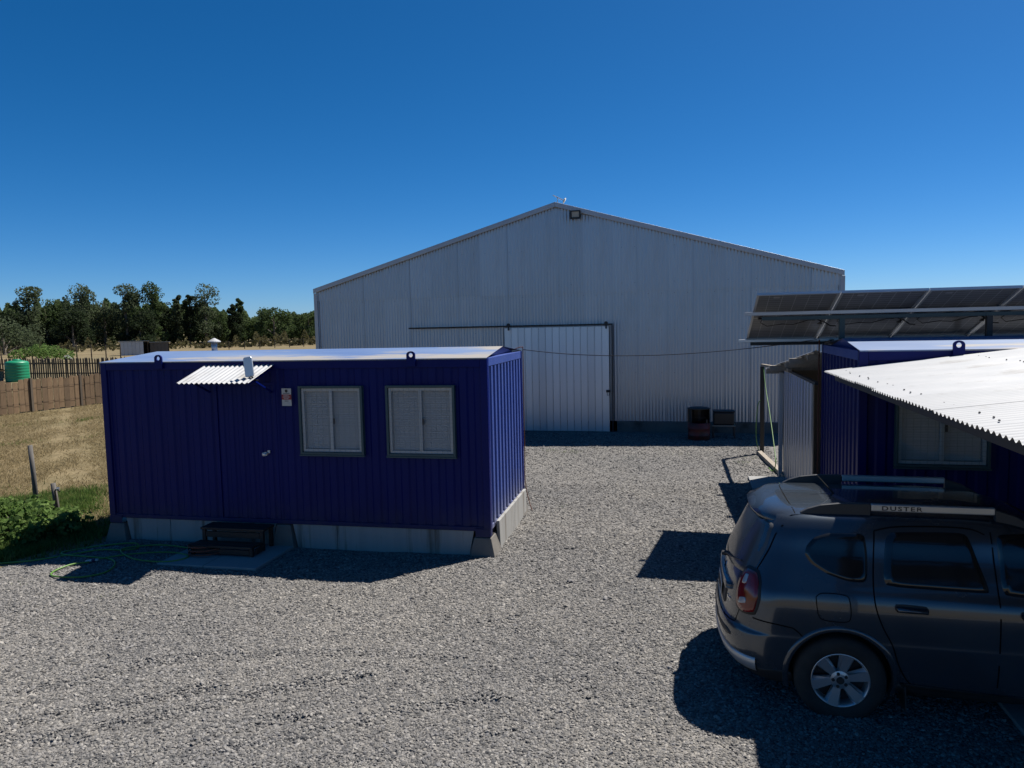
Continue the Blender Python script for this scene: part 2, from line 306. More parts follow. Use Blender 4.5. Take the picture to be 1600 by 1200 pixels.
# loose stones on it
A_ORG,A_ROT,A_L,A_W=(-2.577,9.312),.0271,5.985,2.43
def inA(P,mu=0.): 
    c,s=math.cos(A_ROT),math.sin(A_ROT); q=P-np.array(A_ORG); u=q[:,0]*c+q[:,1]*s; v=-q[:,0]*s+q[:,1]*c; return u,v
def in_view(P, lo=-.95, hi=.85, far=40, marg=0):
    x=P[:,0]*math.cos(YAW)+P[:,1]*math.sin(YAW); y=-P[:,0]*math.sin(YAW)+P[:,1]*math.cos(YAW)
    return (y>3.6)&(x/y>lo)&(x/y<hi)&(y<far)
pts=[]
for dens,d0,d1 in ((2500,0,7.5),(1800,7.5,10.5),(950,10.5,14),(480,14,22)):
    n=int(dens*17*18); q=np.column_stack([rng.uniform(-12,5,n),rng.uniform(2.5,20.5,n)]); d=np.hypot(q[:,0],q[:,1])
    q=q[(d>=d0)&(d<d1)]; q=q[in_view(q)&inside(q,YARD)]; pts.append(q)
pts=np.concatenate(pts); u,v=inA(pts)
bad=((u>-A_L-.02)&(u<.05)&(v>-.05)&(v<A_W+.3))|((u>-4.44)&(u<-2.90)&(v>-1.03)&(v<.3))|((pts[:,0]>1.98)&(pts[:,1]>9.2))|((pts[:,0]>2.4)&(pts[:,1]<9.3))|(pts[:,1]>20.7)
bad|=(pts[:,0]<-8.9)&(pts[:,1]>7.9)&(rng.random(len(pts))>.25)
pts=pts[~bad]; dist=np.hypot(pts[:,0],pts[:,1])
size=rng.gamma(7,.00135,len(pts))*np.clip(.75+dist/26,.9,1.6)+.003; size*=np.where(rng.random(len(pts))<.006,1.6,.9)
pz=height(pts)+size*.12
me=bpy.data.meshes.new('gravel_stones'); me.vertices.add(len(pts)); me.vertices.foreach_set('co',np.column_stack([pts,pz]).astype(np.float32).ravel())
at=me.attributes.new('size','FLOAT','POINT'); at.data.foreach_set('value',size.astype(np.float32))
gs=obj('gravel_stones',me); stuff(gs,'loose grey and tan gravel stones covering the whole yard','gravel'); me.materials.append(MT['stone'])
stone_col=bpy.data.collections.new('stone_shapes')
for k in range(6):
    bm=bmesh.new(); bmesh.ops.create_icosphere(bm,subdivisions=1,radius=1.)
    sx=Vector((random.uniform(.9,1.35),random.uniform(.75,1.05),random.uniform(.40,.62)))
    for w in bm.verts: w.co=Vector((w.co.x*sx.x,w.co.y*sx.y,w.co.z*sx.z))*random.uniform(.78,1.18)
    m2=bpy.data.meshes.new('stone'); bm.to_mesh(m2); bm.free(); m2.materials.append(MT['stone'])
    stone_col.objects.link(bpy.data.objects.new('stone_shape',m2))
ng=bpy.data.node_groups.new('scatter_stones','GeometryNodeTree'); ng.interface.new_socket('Geometry',in_out='INPUT',socket_type='NodeSocketGeometry'); ng.interface.new_socket('Geometry',in_out='OUTPUT',socket_type='NodeSocketGeometry')
gi=ng.nodes.new('NodeGroupInput'); go=ng.nodes.new('NodeGroupOutput'); mp_=ng.nodes.new('GeometryNodeMeshToPoints'); ip=ng.nodes.new('GeometryNodeInstanceOnPoints')
ci=ng.nodes.new('GeometryNodeCollectionInfo'); ci.inputs[0].default_value=stone_col; ci.inputs['Separate Children'].default_value=True; ci.inputs['Reset Children'].default_value=True
rv=ng.nodes.new('FunctionNodeRandomValue'); rv.data_type='FLOAT_VECTOR'; rv.inputs[0].default_value=(-.5,-.5,0); rv.inputs[1].default_value=(.5,.5,6.28)
na=ng.nodes.new('GeometryNodeInputNamedAttribute'); na.data_type='FLOAT'; na.inputs[0].default_value='size'
l=ng.links.new; l(gi.outputs[0],mp_.inputs[0]); l(mp_.outputs[0],ip.inputs['Points']); l(ci.outputs[0],ip.inputs['Instance']); ip.inputs['Pick Instance'].default_value=True
l(rv.outputs[0],ip.inputs['Rotation']); l(na.outputs[0],ip.inputs['Scale']); l(ip.outputs[0],go.inputs[0])
md=gs.modifiers.new('scatter','NODES'); md.node_group=ng

# ---- grass
def blades(P, h0, h1, w, lean=.5):
    n=len(P); a=rng.uniform(0,6.28,n); h=rng.uniform(h0,h1,n); dx,dy=np.cos(a)*w/2,np.sin(a)*w/2; b=rng.uniform(0,6.28,n); ln=h*lean*rng.random(n)
    z=np.zeros(n)-.005
    v=np.stack([np.column_stack([P[:,0]-dx,P[:,1]-dy,z]),np.column_stack([P[:,0]+dx,P[:,1]+dy,z]),np.column_stack([P[:,0]+np.cos(b)*ln,P[:,1]+np.sin(b)*ln,h])],1).reshape(-1,3)
    return v,np.arange(3*n).reshape(n,3)
def clump(n, x0, x1, y0, y1, thr, seed, f=2.2):
    q=np.column_stack([rng.uniform(x0,x1,n),rng.uniform(y0,y1,n)]); return q[wob(q,seed,f)+rng.normal(0,.5,n)>thr]
q=clump(560000,-36,-8.6,8.6,33,-.8,11); q=q[in_view(q,-1.0,-.44,60)]; q=q[(rng.random(len(q))<np.clip(16/np.hypot(q[:,0],q[:,1]),0.2,1))]; u,v=inA(q); q=q[~((u>-A_L-.3)&(v>-.4))]
vv,ff=blades(q,.03,.10,.018,3.0); stuff(obj('dry_grass',npmesh('dry_grass',vv,ff,MT['dry_blade'])),'short dry straw-coloured grass over the paddock left of the blue cabin','grass')
q1=clump(90000,-13.5,-8.6,8.0,12.6,-.5,13,1.2); u,v=inA(q1); q1=q1[(segd(q1,YARD[1],YARD[2])[1]>0)|(q1[:,1]>8.5)]; u,v=inA(q1); q1=q1[~((u>-A_L-.12)&(v>-.3))]
q1=q1[(q1[:,1]<11.3+.6*np.sin(q1[:,0]*2)+rng.normal(0,.3,len(q1)))&(~inside(q1,YARD)|(rng.random(len(q1))<.10))]
q2=clump(200000,-28,-9,11,32,2.1,17,1.0); q2=q2[in_view(q2,-1.0,-.44,60)]
vv,ff=blades(np.concatenate([q1,q2]),.04,.15,.018,.9); stuff(obj('green_grass',npmesh('green_grass',vv,ff,MT['green_blade'])),'green grass tufts along the gravel verge and dotted through the paddock','grass')
wq=[]
for (wx,wy,wn,wr) in ((-2.75,17.4,60,.16),(-3.3,17.6,35,.12),(-.1,17.3,30,.12),(1.55,17.2,40,.15),(-1.2,16.8,25,.12),(-2.0,12.1,25,.10),(-6.75,7.05,18,.07),(-8.2,7.2,20,.10),(1.2,16.6,25,.1)):
    wq.append(np.column_stack([rng.normal(wx,wr,wn),rng.normal(wy,wr,wn)]))
vv,ff=blades(np.concatenate(wq),.03,.09,.014,1.3); vv[:,2]+=.02; stuff(obj('yard_weeds',npmesh('yard_weeds',vv,ff,MT['green_blade'])),'sparse small green weeds growing through the gravel','weeds')

# ---- bramble bush by the verge
def blob(n, c, r, shell=.55):
    d=rng.normal(size=(n,3)); d/=np.linalg.norm(d,axis=1,keepdims=True); k=(shell+(1-shell)*rng.random((n,1)))**.7
    return np.asarray(c)+d*k*np.asarray(r)
bush=thing('bramble_bush','leafy green bramble bush on the grass verge at the left edge','bush',(-10.55,9.1,0))
cs=[]
for k in range(46):
    a=rng.uniform(0,6.28); rr=rng.random()**.6; c=np.array([math.cos(a)*1.25*rr, math.sin(a)*.70*rr, .06+.42*(1-rr)*rng.uniform(.3,1.35)+.06]); cs.append(blob(170,c,np.array([.25,.25,.20])*rng.uniform(.55,1.3)))
cs=np.concatenate(cs); cs=cs[cs[:,2]>.01]; vv,ff=leaves(cs,.07,.75,.35,.6); obj('foliage',npmesh('foliage',vv,ff,MT['leaf_bush']),bush)
sm=MB()
for k in range(16):
    a=rng.uniform(0,6.28); L_=rng.uniform(.5,1.3); sm.tube([(0,0,-.02),(math.cos(a)*L_*.4,math.sin(a)*L_*.3,.35),(math.cos(a)*L_,math.sin(a)*L_*.65,.22)],[.012,.009,.004],5)
sm.build('stems',MT['bark'],bush)

# ---- trees on the far side of the paddock (bearing in degrees from +V, distance, height)
def bear(px): return math.atan((px-800)/1134.27)-YAW
def tree(name, label, px, D, H, kind, wid, leaf, seed, group='trees along the far edge of the paddock', n=4200):
    global rng
    rng=np.random.default_rng(seed); b=bear(px); x,y=math.sin(b)*D,math.cos(b)*D
    t=thing(name,label,'tree',(x,y,0),0,group); w=wid/2; cs=[]; tr=MB()
    top=Vector((rng.normal(0,.25),rng.normal(0,.25),H*.86)); base=H*.025+.08
    tr.tube([(0,0,-.1),(top.x*.3,top.y*.3,H*.3),(top.x*.7,top.y*.7,H*.6),tuple(top)],[base,base*.8,base*.5,base*.12],7)
    if kind=='euc':
        z0=.50; spots=[(0,0,.90,.55)]
        for k in range(10): a=rng.uniform(0,6.28); z=rng.uniform(z0,.92); spots.append((math.cos(a)*w*.5*rng.uniform(.3,1)*(1.15-abs(z-.72)),math.sin(a)*w*.5*rng.uniform(.4,1),z,rng.uniform(.34,.55)))
        for k in range(9): a=rng.uniform(0,6.28); z=rng.uniform(.08,.45); spots.append((math.cos(a)*w*.7*rng.random(),math.sin(a)*w*.7*rng.random(),z,rng.uniform(.35,.6)))
    elif kind=='column':
        spots=[(rng.normal(0,.22)*w,rng.normal(0,.22)*w,z,(.55*(1-abs(z-.40)*1.2)+.10)*rng.uniform(.6,1.15)) for z in np.linspace(.08,.97,26)]
    elif kind=='round':
        spots=[]
        for k in range(18): a=rng.uniform(0,6.28); z=rng.uniform(.2,.88); q=math.sqrt(max(0,1-((z-.5)/.5)**2)); spots.append((math.cos(a)*w*.75*q,math.sin(a)*w*.75*q,z,rng.uniform(.3,.45)))
    else:
        spots=[]
        for k in range(20): a=rng.uniform(0,6.28); z=rng.uniform(.08,.9); q=1.05-.75*z; spots.append((math.cos(a)*w*q*rng.random()**.5,math.sin(a)*w*q*rng.random()**.5,z,rng.uniform(.3,.5)))
    for i,(sx,sy,sz,sr) in enumerate(spots):
        r=np.array([w*sr,w*sr,w*sr*rng.uniform(.6,1.0)]); cs.append(blob(n//len(spots),(sx,sy,sz*H),r,.5))
        if i%2==0: tr.tube([(top.x*sz*.7,top.y*sz*.7,max(.1,sz*H-w*.5)),(sx*.5+top.x*sz*.35,sy*.5,sz*H-w*.22),(sx,sy,sz*H)],[base*.3,base*.2,base*.06],5)
    cs=np.concatenate(cs); cs=cs[cs[:,2]>.05]; vv,ff=leaves(cs,.34*D/200+.10,.7); obj('crown',npmesh('crown',vv,ff,MT[leaf]),t); tr.build('trunk',MT['bark'],t)
    return t
TREES=[('eucalyptus_tree','tall feathery tree, tallest near the left edge of the paddock tree line',50,195,14.2,'euc',8,'leaf_grey',21),
 ('broadleaf_tree','short dark tree just right of the leftmost tall tree in the tree line',80,200,11.5,'dense',9,'leaf_dark',22),
 ('broadleaf_tree','dark wide tree directly left of the high-crowned eucalyptus in the tree line',101,202,12.6,'dense',10,'leaf_dark',23),
 ('eucalyptus_tree','tall eucalyptus with a loose domed crown, second tall one from the left edge',131,195,14.6,'euc',8.5,'leaf_grey',24),
 ('broadleaf_tree','broad grey-green tree filling the gap left of the open-crowned tree above the cabin corner',168,198,12.8,'dense',11,'leaf_grey',25),
 ('eucalyptus_tree','tall tree with a clear round tuft of crown, standing over the wooden huts',205,195,14.9,'euc',8,'leaf_grey',26),
 ('eucalyptus_tree','tall leaning eucalyptus with a ragged top, right of the round-tufted tree',243,196,15.0,'euc',8,'leaf_dark',27),
 ('broadleaf_tree','low dense tree between the ragged-topped eucalyptus and two slim trees',264,200,10.0,'dense',9,'leaf_black',28),
 ('slim_tree','slim pale tree, left one of a close slim pair in the tree line',282,197,12.2,'column',4.2,'leaf_grey',29),
 ('slim_tree','slim blackish pointed tree, right one of a close slim pair in the tree line',300,194,12.2,'column',4.6,'leaf_black',30),
 ('eucalyptus_tree','tall airy eucalyptus with an oval crown, rightmost of the tall trees',326,195,14.3,'euc',8.5,'leaf_grey',31),
 ('slim_tree','dark narrow conical tree, left of the twin spires near the shed',370,192,9.6,'column',5,'leaf_black',32),
 ('slim_tree','dark narrow spire-like tree, right and taller of the twin spires near the shed',379,194,11.2,'column',4.2,'leaf_dark',33),
 ('round_tree','round dense dark tree standing alone in front of the wood near the shed',432,180,8.4,'round',8.5,'leaf_dark',34),
 ('round_tree','half-hidden round tree whose crown touches the shed corner',486,185,7.6,'round',8,'leaf_dark',35),
 ('broadleaf_tree','grey-green bushy tree cut by the left edge of the picture',10,150,6.2,'round',11,'leaf_grey',36),
 ('broadleaf_tree','low dark tree below the oval-crowned eucalyptus',345,198,8.8,'dense',8,'leaf_dark',37),
 ('broadleaf_tree','dark bushy tree in the middle of the tree line under the round-tufted crown',222,192,9.5,'dense',9,'leaf_black',38),
 ('broadleaf_tree','dark bushy tree low between the first two tall eucalyptus',118,190,9.0,'dense',9,'leaf_black',39),
 ('broadleaf_tree','dark spreading tree low at the foot of the leftmost tall tree',33,192,9.6,'dense',9,'leaf_black',40)]
for a in TREES: tree(*a)
rng=np.random.default_rng(77)
# far-off wood behind them and the low scrub before it
def belt(n, px0, px1, D0, D1, H0, H1, s, seed):
    r=np.random.default_rng(seed); px=r.uniform(px0,px1,n); b=np.arctan((px-800)/1134.27)-YAW; D=r.uniform(D0,D1,n)
    top=H0+(H1-H0)*(.5+.5*np.sin(px*.035+seed)*np.sin(px*.011+1))+.9*np.sin(px*.17+seed)+.7*np.sin(px*.41)
    z=np.abs(top)*r.random(n)**.55; return leaves(np.column_stack([np.sin(b)*D,np.cos(b)*D,z]),s,.7)
vv,ff=belt(52000,-140,345,200,235,9.4,11.2,.85,3); v2,f2=belt(30000,330,560,215,250,6.0,8.0,.8,5); v3,f3=belt(12000,-140,900,420,460,11,14,1.6,6)
stuff(obj('far_wood',npmesh('far_wood',np.concatenate([vv,v2,v3]),np.concatenate([ff,f2+len(vv),f3+len(vv)+len(v2)]),MT['leaf_dark'])),'dark continuous wood forming the skyline behind the paddock','woodland')
vv,ff=belt(7000,318,520,150,172,.6,2.2,.5,8); v2,f2=belt(2500,-60,330,150,185,.3,1.3,.5,9)
stuff(obj('low_scrub',npmesh('low_scrub',np.concatenate([vv,v2]),np.concatenate([ff,f2+len(vv)]),MT['scrub'])),'low olive and brown scrub at the foot of the wood','scrub')
def shrub(px,D,H,W,label,seed):
    global rng
    rng=np.random.default_rng(seed); b=bear(px); t=thing('shrub',label,'shrub',(math.sin(b)*D,math.cos(b)*D,0)); cs=[]
    for k in range(14): a=rng.uniform(0,6.28); r=rng.random()**.5; cs.append(blob(120,(math.cos(a)*W*.4*r,math.sin(a)*W*.4*r,H*(.25+.5*(1-r)*rng.random()+.1)),(W*.17,W*.17,H*.24)))
    cs=np.concatenate(cs); cs=cs[cs[:,2]>.02]; vv,ff=leaves(cs,.26,.7); obj('foliage',npmesh('foliage',vv,ff,MT['leaf_bush']),t)
    sm=MB(); 
    for k in range(7): a=k*.9; sm.tube([(0,0,-.02),(math.cos(a)*W*.15,math.sin(a)*W*.15,H*.4),(math.cos(a)*W*.28,math.sin(a)*W*.28,H*.7)],[.05,.035,.012],5)
    sm.build('stems',MT['bark'],t)
shrub(68,100,2.5,6.4,'rounded green shrub beyond the dark picket fence near the water tank',51)
rng=np.random.default_rng(99)
# ================================================================ the metal shed at the back
SV=20.92; SU0,SU1=-11.29,4.03; SAP=-3.63; EAVE,APEX=4.36,6.57; SLOPE=(APEX-EAVE)/7.66
def roofz(u): return APEX-SLOPE*abs(u-SAP)
shed=thing('metal_shed','large gable-fronted shed clad in grey corrugated metal at the back of the yard','shed',(0,SV,0))
def sheet_v(u0,u1,z0,ztop,pitch,amp,y,per=6):    # vertical corrugated sheet in the u-z plane
    b=MB(); pr=corr(u1-u0,pitch,amp,per); n=len(pr); vs=[]
    for x,d in pr: vs.append((x,y-d,z0))
    for x,d in pr: vs.append((x,y-d,ztop(u0+x) if callable(ztop) else ztop))
    b.add(vs,[(i,i+1,n+i+1,n+i) for i in range(n-1)]); return b
cols=20; cw=(SU1-SU0)/cols; rr=random.Random(8)
low_me=sheet_v(0,cw+.05,.357,4.10,.0906,.011,0).mesh('lower_sheet',MT['galv'],True)
for k in range(cols):
    u=SU0+k*cw; o=obj('wall_sheet',low_me,shed,(u,-.010*(k%2)-rr.uniform(0,.006),0))
    b=sheet_v(u,min(u+cw+.05,SU1),4.05+rr.uniform(-.012,.012),lambda q:roofz(q)-.02,.0906,.011,0)
    b.build('wall_sheet',MT['galv'],shed,True,(u,-.030-.010*(k%2)-rr.uniform(0,.006),0))
b=MB()
for z in (.62,1.75,2.95,3.98,4.30,5.3):
    for i in range(int((SU1-SU0)/.36)):
        u=SU0+.12+i*.362
        if z<roofz(u)-.3: b.lathe([(.008,0),(.006,.010)],(u+.01*math.sin(i*7.),-.046,z),'y',6)
stuff(b.build('sheet_screws',MT['dark_steel'],shed))
b=MB(); b.box((SU0,.03,0),(SU0+.02,26,EAVE)); b.box((SU1-.02,.03,0),(SU1,26,EAVE)); b.prism([(SU0,26,0),(SU1,26,0),(SU1,26,EAVE),(SAP,26,APEX),(SU0,26,EAVE)],(0,.02,0)); b.build('side_walls',MT['galv'],shed)
for s,(ua,ub) in enumerate(((SU0-.04,SAP),(SU1+.04,SAP))):
    za,zb=roofz(ua),APEX
    b=MB(); b.prism([(ua,-.10,za+.03),(ub,-.10,zb+.03),(ub,-.10,zb+.075),(ua,-.10,za+.075)],(0,26.2,0)); b.build('roof_slope',MT['galv'],shed)
    b=MB(); b.prism([(ua,-.135,za-.055),(ub,-.135,zb-.055),(ub,-.135,zb+.085),(ua,-.135,za+.085)],(0,.03,0)); b.build('barge_board',MT['trim'],shed,bevel=.008)
for u in (SU0-.01,SU1+.01):
    b=MB(); b.box((u-.06,-.06,.05),(u+.06,.06,EAVE-.06)); b.build('corner_flashing',MT['trim'],shed,bevel=.01)
b=MB(); b.box((-1.93,-.06,-.1),(SU1+.05,.2,.36)); b.build('plinth',MT['conc_dark'],shed,bevel=.01)
b=MB(); b.box((SU0,-.06,-.1),(-5.3,.2,.36)); b.build('plinth',MT['conc_dark'],shed,bevel=.01)
# sliding door
dr=obj('sliding_door',None,shed); dr.empty_display_size=.2
nb=15; bw=(5.19-2.13)/nb
bm_=MB(); bm_.prism([(0.004,0,.065),(bw-.004,0,.065),(bw-.004,0,3.09),(.004,0,3.09)],(0,.02,0)); bm_.prism([(0.03,-.008,.07),(bw-.03,-.008,.07),(bw-.03,-.008,3.085),(.03,-.008,3.085)],(0,.0065,0)); bm=bm_.mesh('door_board',MT['galv_door'])
for k in range(nb): obj('door_board',bm,dr,(-5.19+k*bw,-.155,0))
b=MB(); 
for x in (-5.16,-2.16): b.box((x-.03,-.13,.06),(x+.03,-.09,3.1))
for z in (.1,1.5,3.05): b.box((-5.19,-.128,z-.03),(-2.13,-.092,z+.03))
b.build('door_frame',MT['dark_steel'],dr)
b=MB(); b.box((-2.22,-.20,1.20),(-2.10,-.155,1.27)); b.tube([(-2.19,-.19,1.2),(-2.19,-.21,1.12),(-2.13,-.21,1.12),(-2.13,-.19,1.2)],.008,6); b.build('padlock',MT['black'],dr)
b=MB(); b.box((-8.17,-.20,3.12),(-2.02,-.13,3.165)); b.build('door_rail',MT['black'],shed,bevel=.006)
for x in (-5.05,-2.2):
    b=MB(); b.lathe([(.05,-.02),(.05,.02)],(x,-.215,3.18),'y',14); b.box((x-.02,-.24,3.02),(x+.02,-.205,3.2)); b.build('roller_hanger',MT['black'],shed)
b=MB(); b.box((-2.06,-.10,0),(-2.03,-.06,3.12)); b.build('door_jamb',MT['dark_steel'],shed)
# floodlight on the gable
fl=thing('floodlight','small black floodlight with cream lens just right of the shed apex','floodlight',(-3.03,SV-.15,6.25))
b=MB(); b.prism([(-.14,-.06,-.115),(.14,-.06,-.115),(.14,-.06,.115),(-.14,-.06,.115)],(0,.06,0)); b.build('housing',MT['black'],fl,bevel=.01)
b=MB(); b.box((-.145,-.085,-.12),(-.105,-.06,.12)); b.box((.105,-.085,-.12),(.145,-.06,.12)); b.box((-.105,-.085,.085),(.105,-.06,.12)); b.box((-.105,-.085,-.12),(.105,-.06,-.07)); b.build('bezel',MT['black'],fl)
b=MB(); b.box((-.105,-.07,-.07),(.105,-.055,.085)); b.build('lens',MT['lens'],fl)
b=MB(); b.box((-.15,-.02,-.02),(-.143,.12,.02)); b.box((.143,-.02,-.02),(.15,.12,.02)); b.box((-.15,.1,-.02),(.15,.118,.02)); b.build('bracket',MT['black'],fl)
# aerial at the ridge
an=thing('roof_aerial','small metal aerial with a pale reflector on the shed ridge','aerial',(-3.58,SV+.05,APEX+.06))
b=MB(); b.tube([(0,0,-.02),(0,0,.19)],.012,8); b.build('mast',MT['alu'],an)
b=MB(); b.tube([(-.13,-.02,.24),(0,0,.18),(.20,.02,.07)],.010,6); b.build('boom',MT['dark_steel'],an)
for k in range(5):
    x=-.12+.055*k; z=.235-.03*k-.015*(k>1); b=MB(); b.tube([(x,-.10,z),(x,.10,z)],.005,5); b.build('element',MT['alu'],an)
b=MB(); b.lathe([(.02,0),(.07,.012),(.085,.04)],(0,0,0),'x',14); o=b.build('reflector',MT['white'],an,True,(.17,.02,.09)); o.rotation_euler=(0,.5,0)

# ================================================================ blue cabins
def ribwall(b, x0,x1,z0,z1, y, depth=.034, pitch=.215, flip=-1):
    pr=trap(x0,x1,pitch,depth); n=len(pr)
    b.add([(x,y+flip*d,z0) for x,d in pr]+[(x,y+flip*d,z1) for x,d in pr],[(i,i+1,n+i+1,n+i) for i in range(n-1)])
def ribwall_end(b, y0,y1,z0,z1, x, sgn, depth=.034, pitch=.215):
    pr=trap(y0,y1,pitch,depth,.05); n=len(pr)
    b.add([(x+sgn*d,y,z0) for y,d in pr]+[(x+sgn*d,y,z1) for y,d in pr],[(i,i+1,n+i+1,n+i) for i in range(n-1)])
def window(par, x0,x1,z0,z1, label=None):
    w=obj('window',None,par); w.empty_display_size=.1
    if label: w['label']=label
    b=MB(); t=.034
    for a,c in (((x0,-.03,z0),(x0+t,.08,z1)),((x1-t,-.03,z0),(x1,.08,z1)),((x0+t,-.03,z1-t),(x1-t,.08,z1)),((x0+t,-.03,z0),(x1-t,.08,z0+t))): b.box(a,c)
    b.box((x0-.012,-.036,z0-.022),(x1+.012,.01,z0-.001)); b.build('surround',MT['teal'],w,bevel=.004)
    a0,a1,c0,c1=x0+t+.002,x1-t-.002,z0+t+.002,z1-t-.002; q=.038; xm=(a0+a1)/2
    b=MB()
    for p,r in (((a0,.0,c0),(a0+q,.05,c1)),((a1-q,.0,c0),(a1,.05,c1)),((a0+q,.0,c1-q),(a1-q,.05,c1)),((a0+q,.0,c0),(a1-q,.05,c0+q))): b.box(p,r)
    b.box((xm-.022,-.004,c0+q),(xm+.022,.045,c1-q)); b.build('frame',MT['white_frame'],w,bevel=.003)
    for k,(p0,p1) in enumerate(((a0+q,xm-.022),(xm+.022,a1-q))):
        b=MB(); b.box((p0+.001,.016+.012*k,c0+q),(p1-.001,.021+.012*k,c1-q)); b.build('pane',MT['glass'],w)
    b=MB(); nsl=int((c1-c0-2*q)/.032)
    for i in range(nsl):
        z=c0+q+.012+i*.032; b.hexa([(a0+q,.060,z),(a1-q,.060,z),(a1-q,.074,z+.022),(a0+q,.074,z+.022),(a0+q,.061,z+.002),(a1-q,.061,z+.002),(a1-q,.075,z+.024),(a0+q,.075,z+.024)])
    b.box((a0+q,.078,c0+q),(a1-q,.082,c1-q)); b.build('blind',MT['blind'],w)
    b=MB(); gx=int((a1-a0)/.075); gz=int((c1-c0)/.052)
    for i in range(1,gx): x=a0+(a1-a0)*i/gx; b.box((x-.0012,-.020,c0),(x+.0012,-.0165,c1))
    for i in range(1,gz): z=c0+(c1-c0)*i/gz; b.box((a0,-.0235,z-.0012),(a1,-.020,z+.0012))
    b.build('grille',MT['wire'],w)
    b=MB(); b.box((xm+.03,-.012,(z0+z1)/2-.05),(xm+.055,-.004,(z0+z1)/2+.03)); b.build('latch',MT['dark_steel'],w)
    return w
MT['glass']=mat('window_glass',(.8,.85,.86),.03,0,trans=.0,alpha=.22)
def cabin(name,label,org,rot,L,W,T,zb,brk,wins,doors,lugs):
    c=thing(name,label,'cabin',(org[0],org[1],0),rot)
    # front wall, split round the openings
    cuts=sorted([(a,b_,z0,z1) for a,b_,z0,z1 in wins]+[(a,b_,zb-.02,z1) for a,b_,z1 in doors]); b=MB(); x=.09
    for a,e,z0,z1 in cuts:
        ribwall(b,x,a,zb,T-.11,.045,.018)
        if z0>zb: ribwall(b,a,e,zb,z0,.045,.018)
        ribwall(b,a,e,z1,T-.11,.045,.018); x=e
    ribwall(b,x,L-.09,zb,T-.11,.045,.018); b.build('front_wall',MT['blue'],c)
    b=MB(); ribwall_end(b,.09,W-.09,zb,T-.10,.056,-1,.048); b.build('end_wall',MT['blue'],c)
    b=MB(); ribwall_end(b,.09,W-.09,zb,T-.10,L-.056,1,.048); b.build('end_wall',MT['blue_sunlit'],c)
    b=MB(); ribwall(b,.09,L-.09,zb,T-.1,W-.045,flip=1); b.build('back_wall',MT['blue'],c)
    b=MB(); b.box((.12,.13,zb-.03),(L-.12,W-.13,zb+.0)); b.box((.12,.13,T-.14),(L-.12,W-.13,T-.12)); b.build('floor_and_ceiling',MT['wood_dark'],c)
    for xx in (0,L-.10):
        for yy in (0,W-.10): b=MB(); b.box((xx,yy,brk),(xx+.10,yy+.10,T)); b.build('corner_post',MT['blue'],c,bevel=.008)
    e=.003
    for nm,p,q in (('top_beam',(.10,e,T-.12),(L-.10,.09,T-e)),('top_beam',(.10,W-.09,T-.12),(L-.10,W-e,T-e)),('end_beam',(e,.10,T-.12),(.09,W-.10,T-e)),('end_beam',(L-.09,.10,T-.12),(L-e,W-.10,T-e)),
                   ('bottom_beam',(.10,.012,zb-.015),(L-.10,.09,zb+.045)),('bottom_beam',(.012,.10,zb-.015),(.09,W-.10,zb+.05)),('bottom_beam',(L-.09,.10,zb-.015),(L-.012,W-.10,zb+.05)),('bottom_beam',(.10,W-.09,zb-.015),(L-.10,W-.012,zb+.045))):
        b=MB(); b.box(p,q); b.build(nm,MT['blue_sunlit' if (p[0]>L-.2 or nm=='end_beam') else 'blue'],c,bevel=.006)
    for xx in (.0,L-.22):
        b=MB(); b.box((xx+.004,-.006,brk-.004),(xx+.216,.0,zb+.02)); b.build('foot_plate',MT['blue'],c)
    rz=T+.118; yr=W/2
    b=MB(); xa,xb=.05,L-.05
    b.add([(.0,-.012,T+.004),(L,-.012,T+.004),(xb,yr,rz),(xa,yr,rz),(.0,-.012,T-.012),(L,-.012,T-.012)],[(0,1,2,3),(4,5,1,0)])
    b.add([(.0,W+.012,T+.004),(L,W+.012,T+.004),(xb,yr,rz),(xa,yr,rz)],[(1,0,3,2)]); roof=b.build('roof',MT['blue_roof'],c)
    for xe,xt in ((xa+.06,xa+.01),(xb-.06,xb-.01)): b=MB(); b.add([(xe,.06,T-.02),(xe,W-.06,T-.02),(xt,yr,rz-.004)],[(0,1,2)]); b.build('gable_infill',MT['blue_sunlit'],c)
    for x in lugs:
        b=MB(); n=14; out=[(x-.062,T-.10)]+[(x+.062*math.cos(math.pi-math.pi*i/n),T+.055+.05*math.sin(math.pi*i/n)) for i in range(n+1)]+[(x+.062,T-.10)]
        hole=[(x+.030*math.cos(2*math.pi*i/16),T+.052+.030*math.sin(2*math.pi*i/16)) for i in range(16)]
        bmm=bmesh.new(); ov=[bmm.verts.new((p[0],-.034,p[1])) for p in out]; hv=[bmm.verts.new((p[0],-.034,p[1])) for p in hole]
        ed=[bmm.edges.new((ov[i],ov[(i+1)%len(ov)])) for i in range(len(ov))]+[bmm.edges.new((hv[i],hv[(i+1)%16])) for i in range(16)]
        bmesh.ops.triangle_fill(bmm,use_beauty=True,edges=ed); r=bmesh.ops.extrude_face_region(bmm,geom=bmm.faces[:]); bmesh.ops.translate(bmm,vec=(0,.022,0),verts=[q for q in r['geom'] if isinstance(q,bmesh.types.BMVert)])
        bmesh.ops.recalc_face_normals(bmm,faces=bmm.faces); mm=bpy.data.meshes.new('lifting_lug'); bmm.to_mesh(mm); bmm.free(); mm.materials.append(MT['blue']); obj('lifting_lug',mm,c)
    for a,e_,z0,z1 in wins: window(c,a,e_,z0,z1)
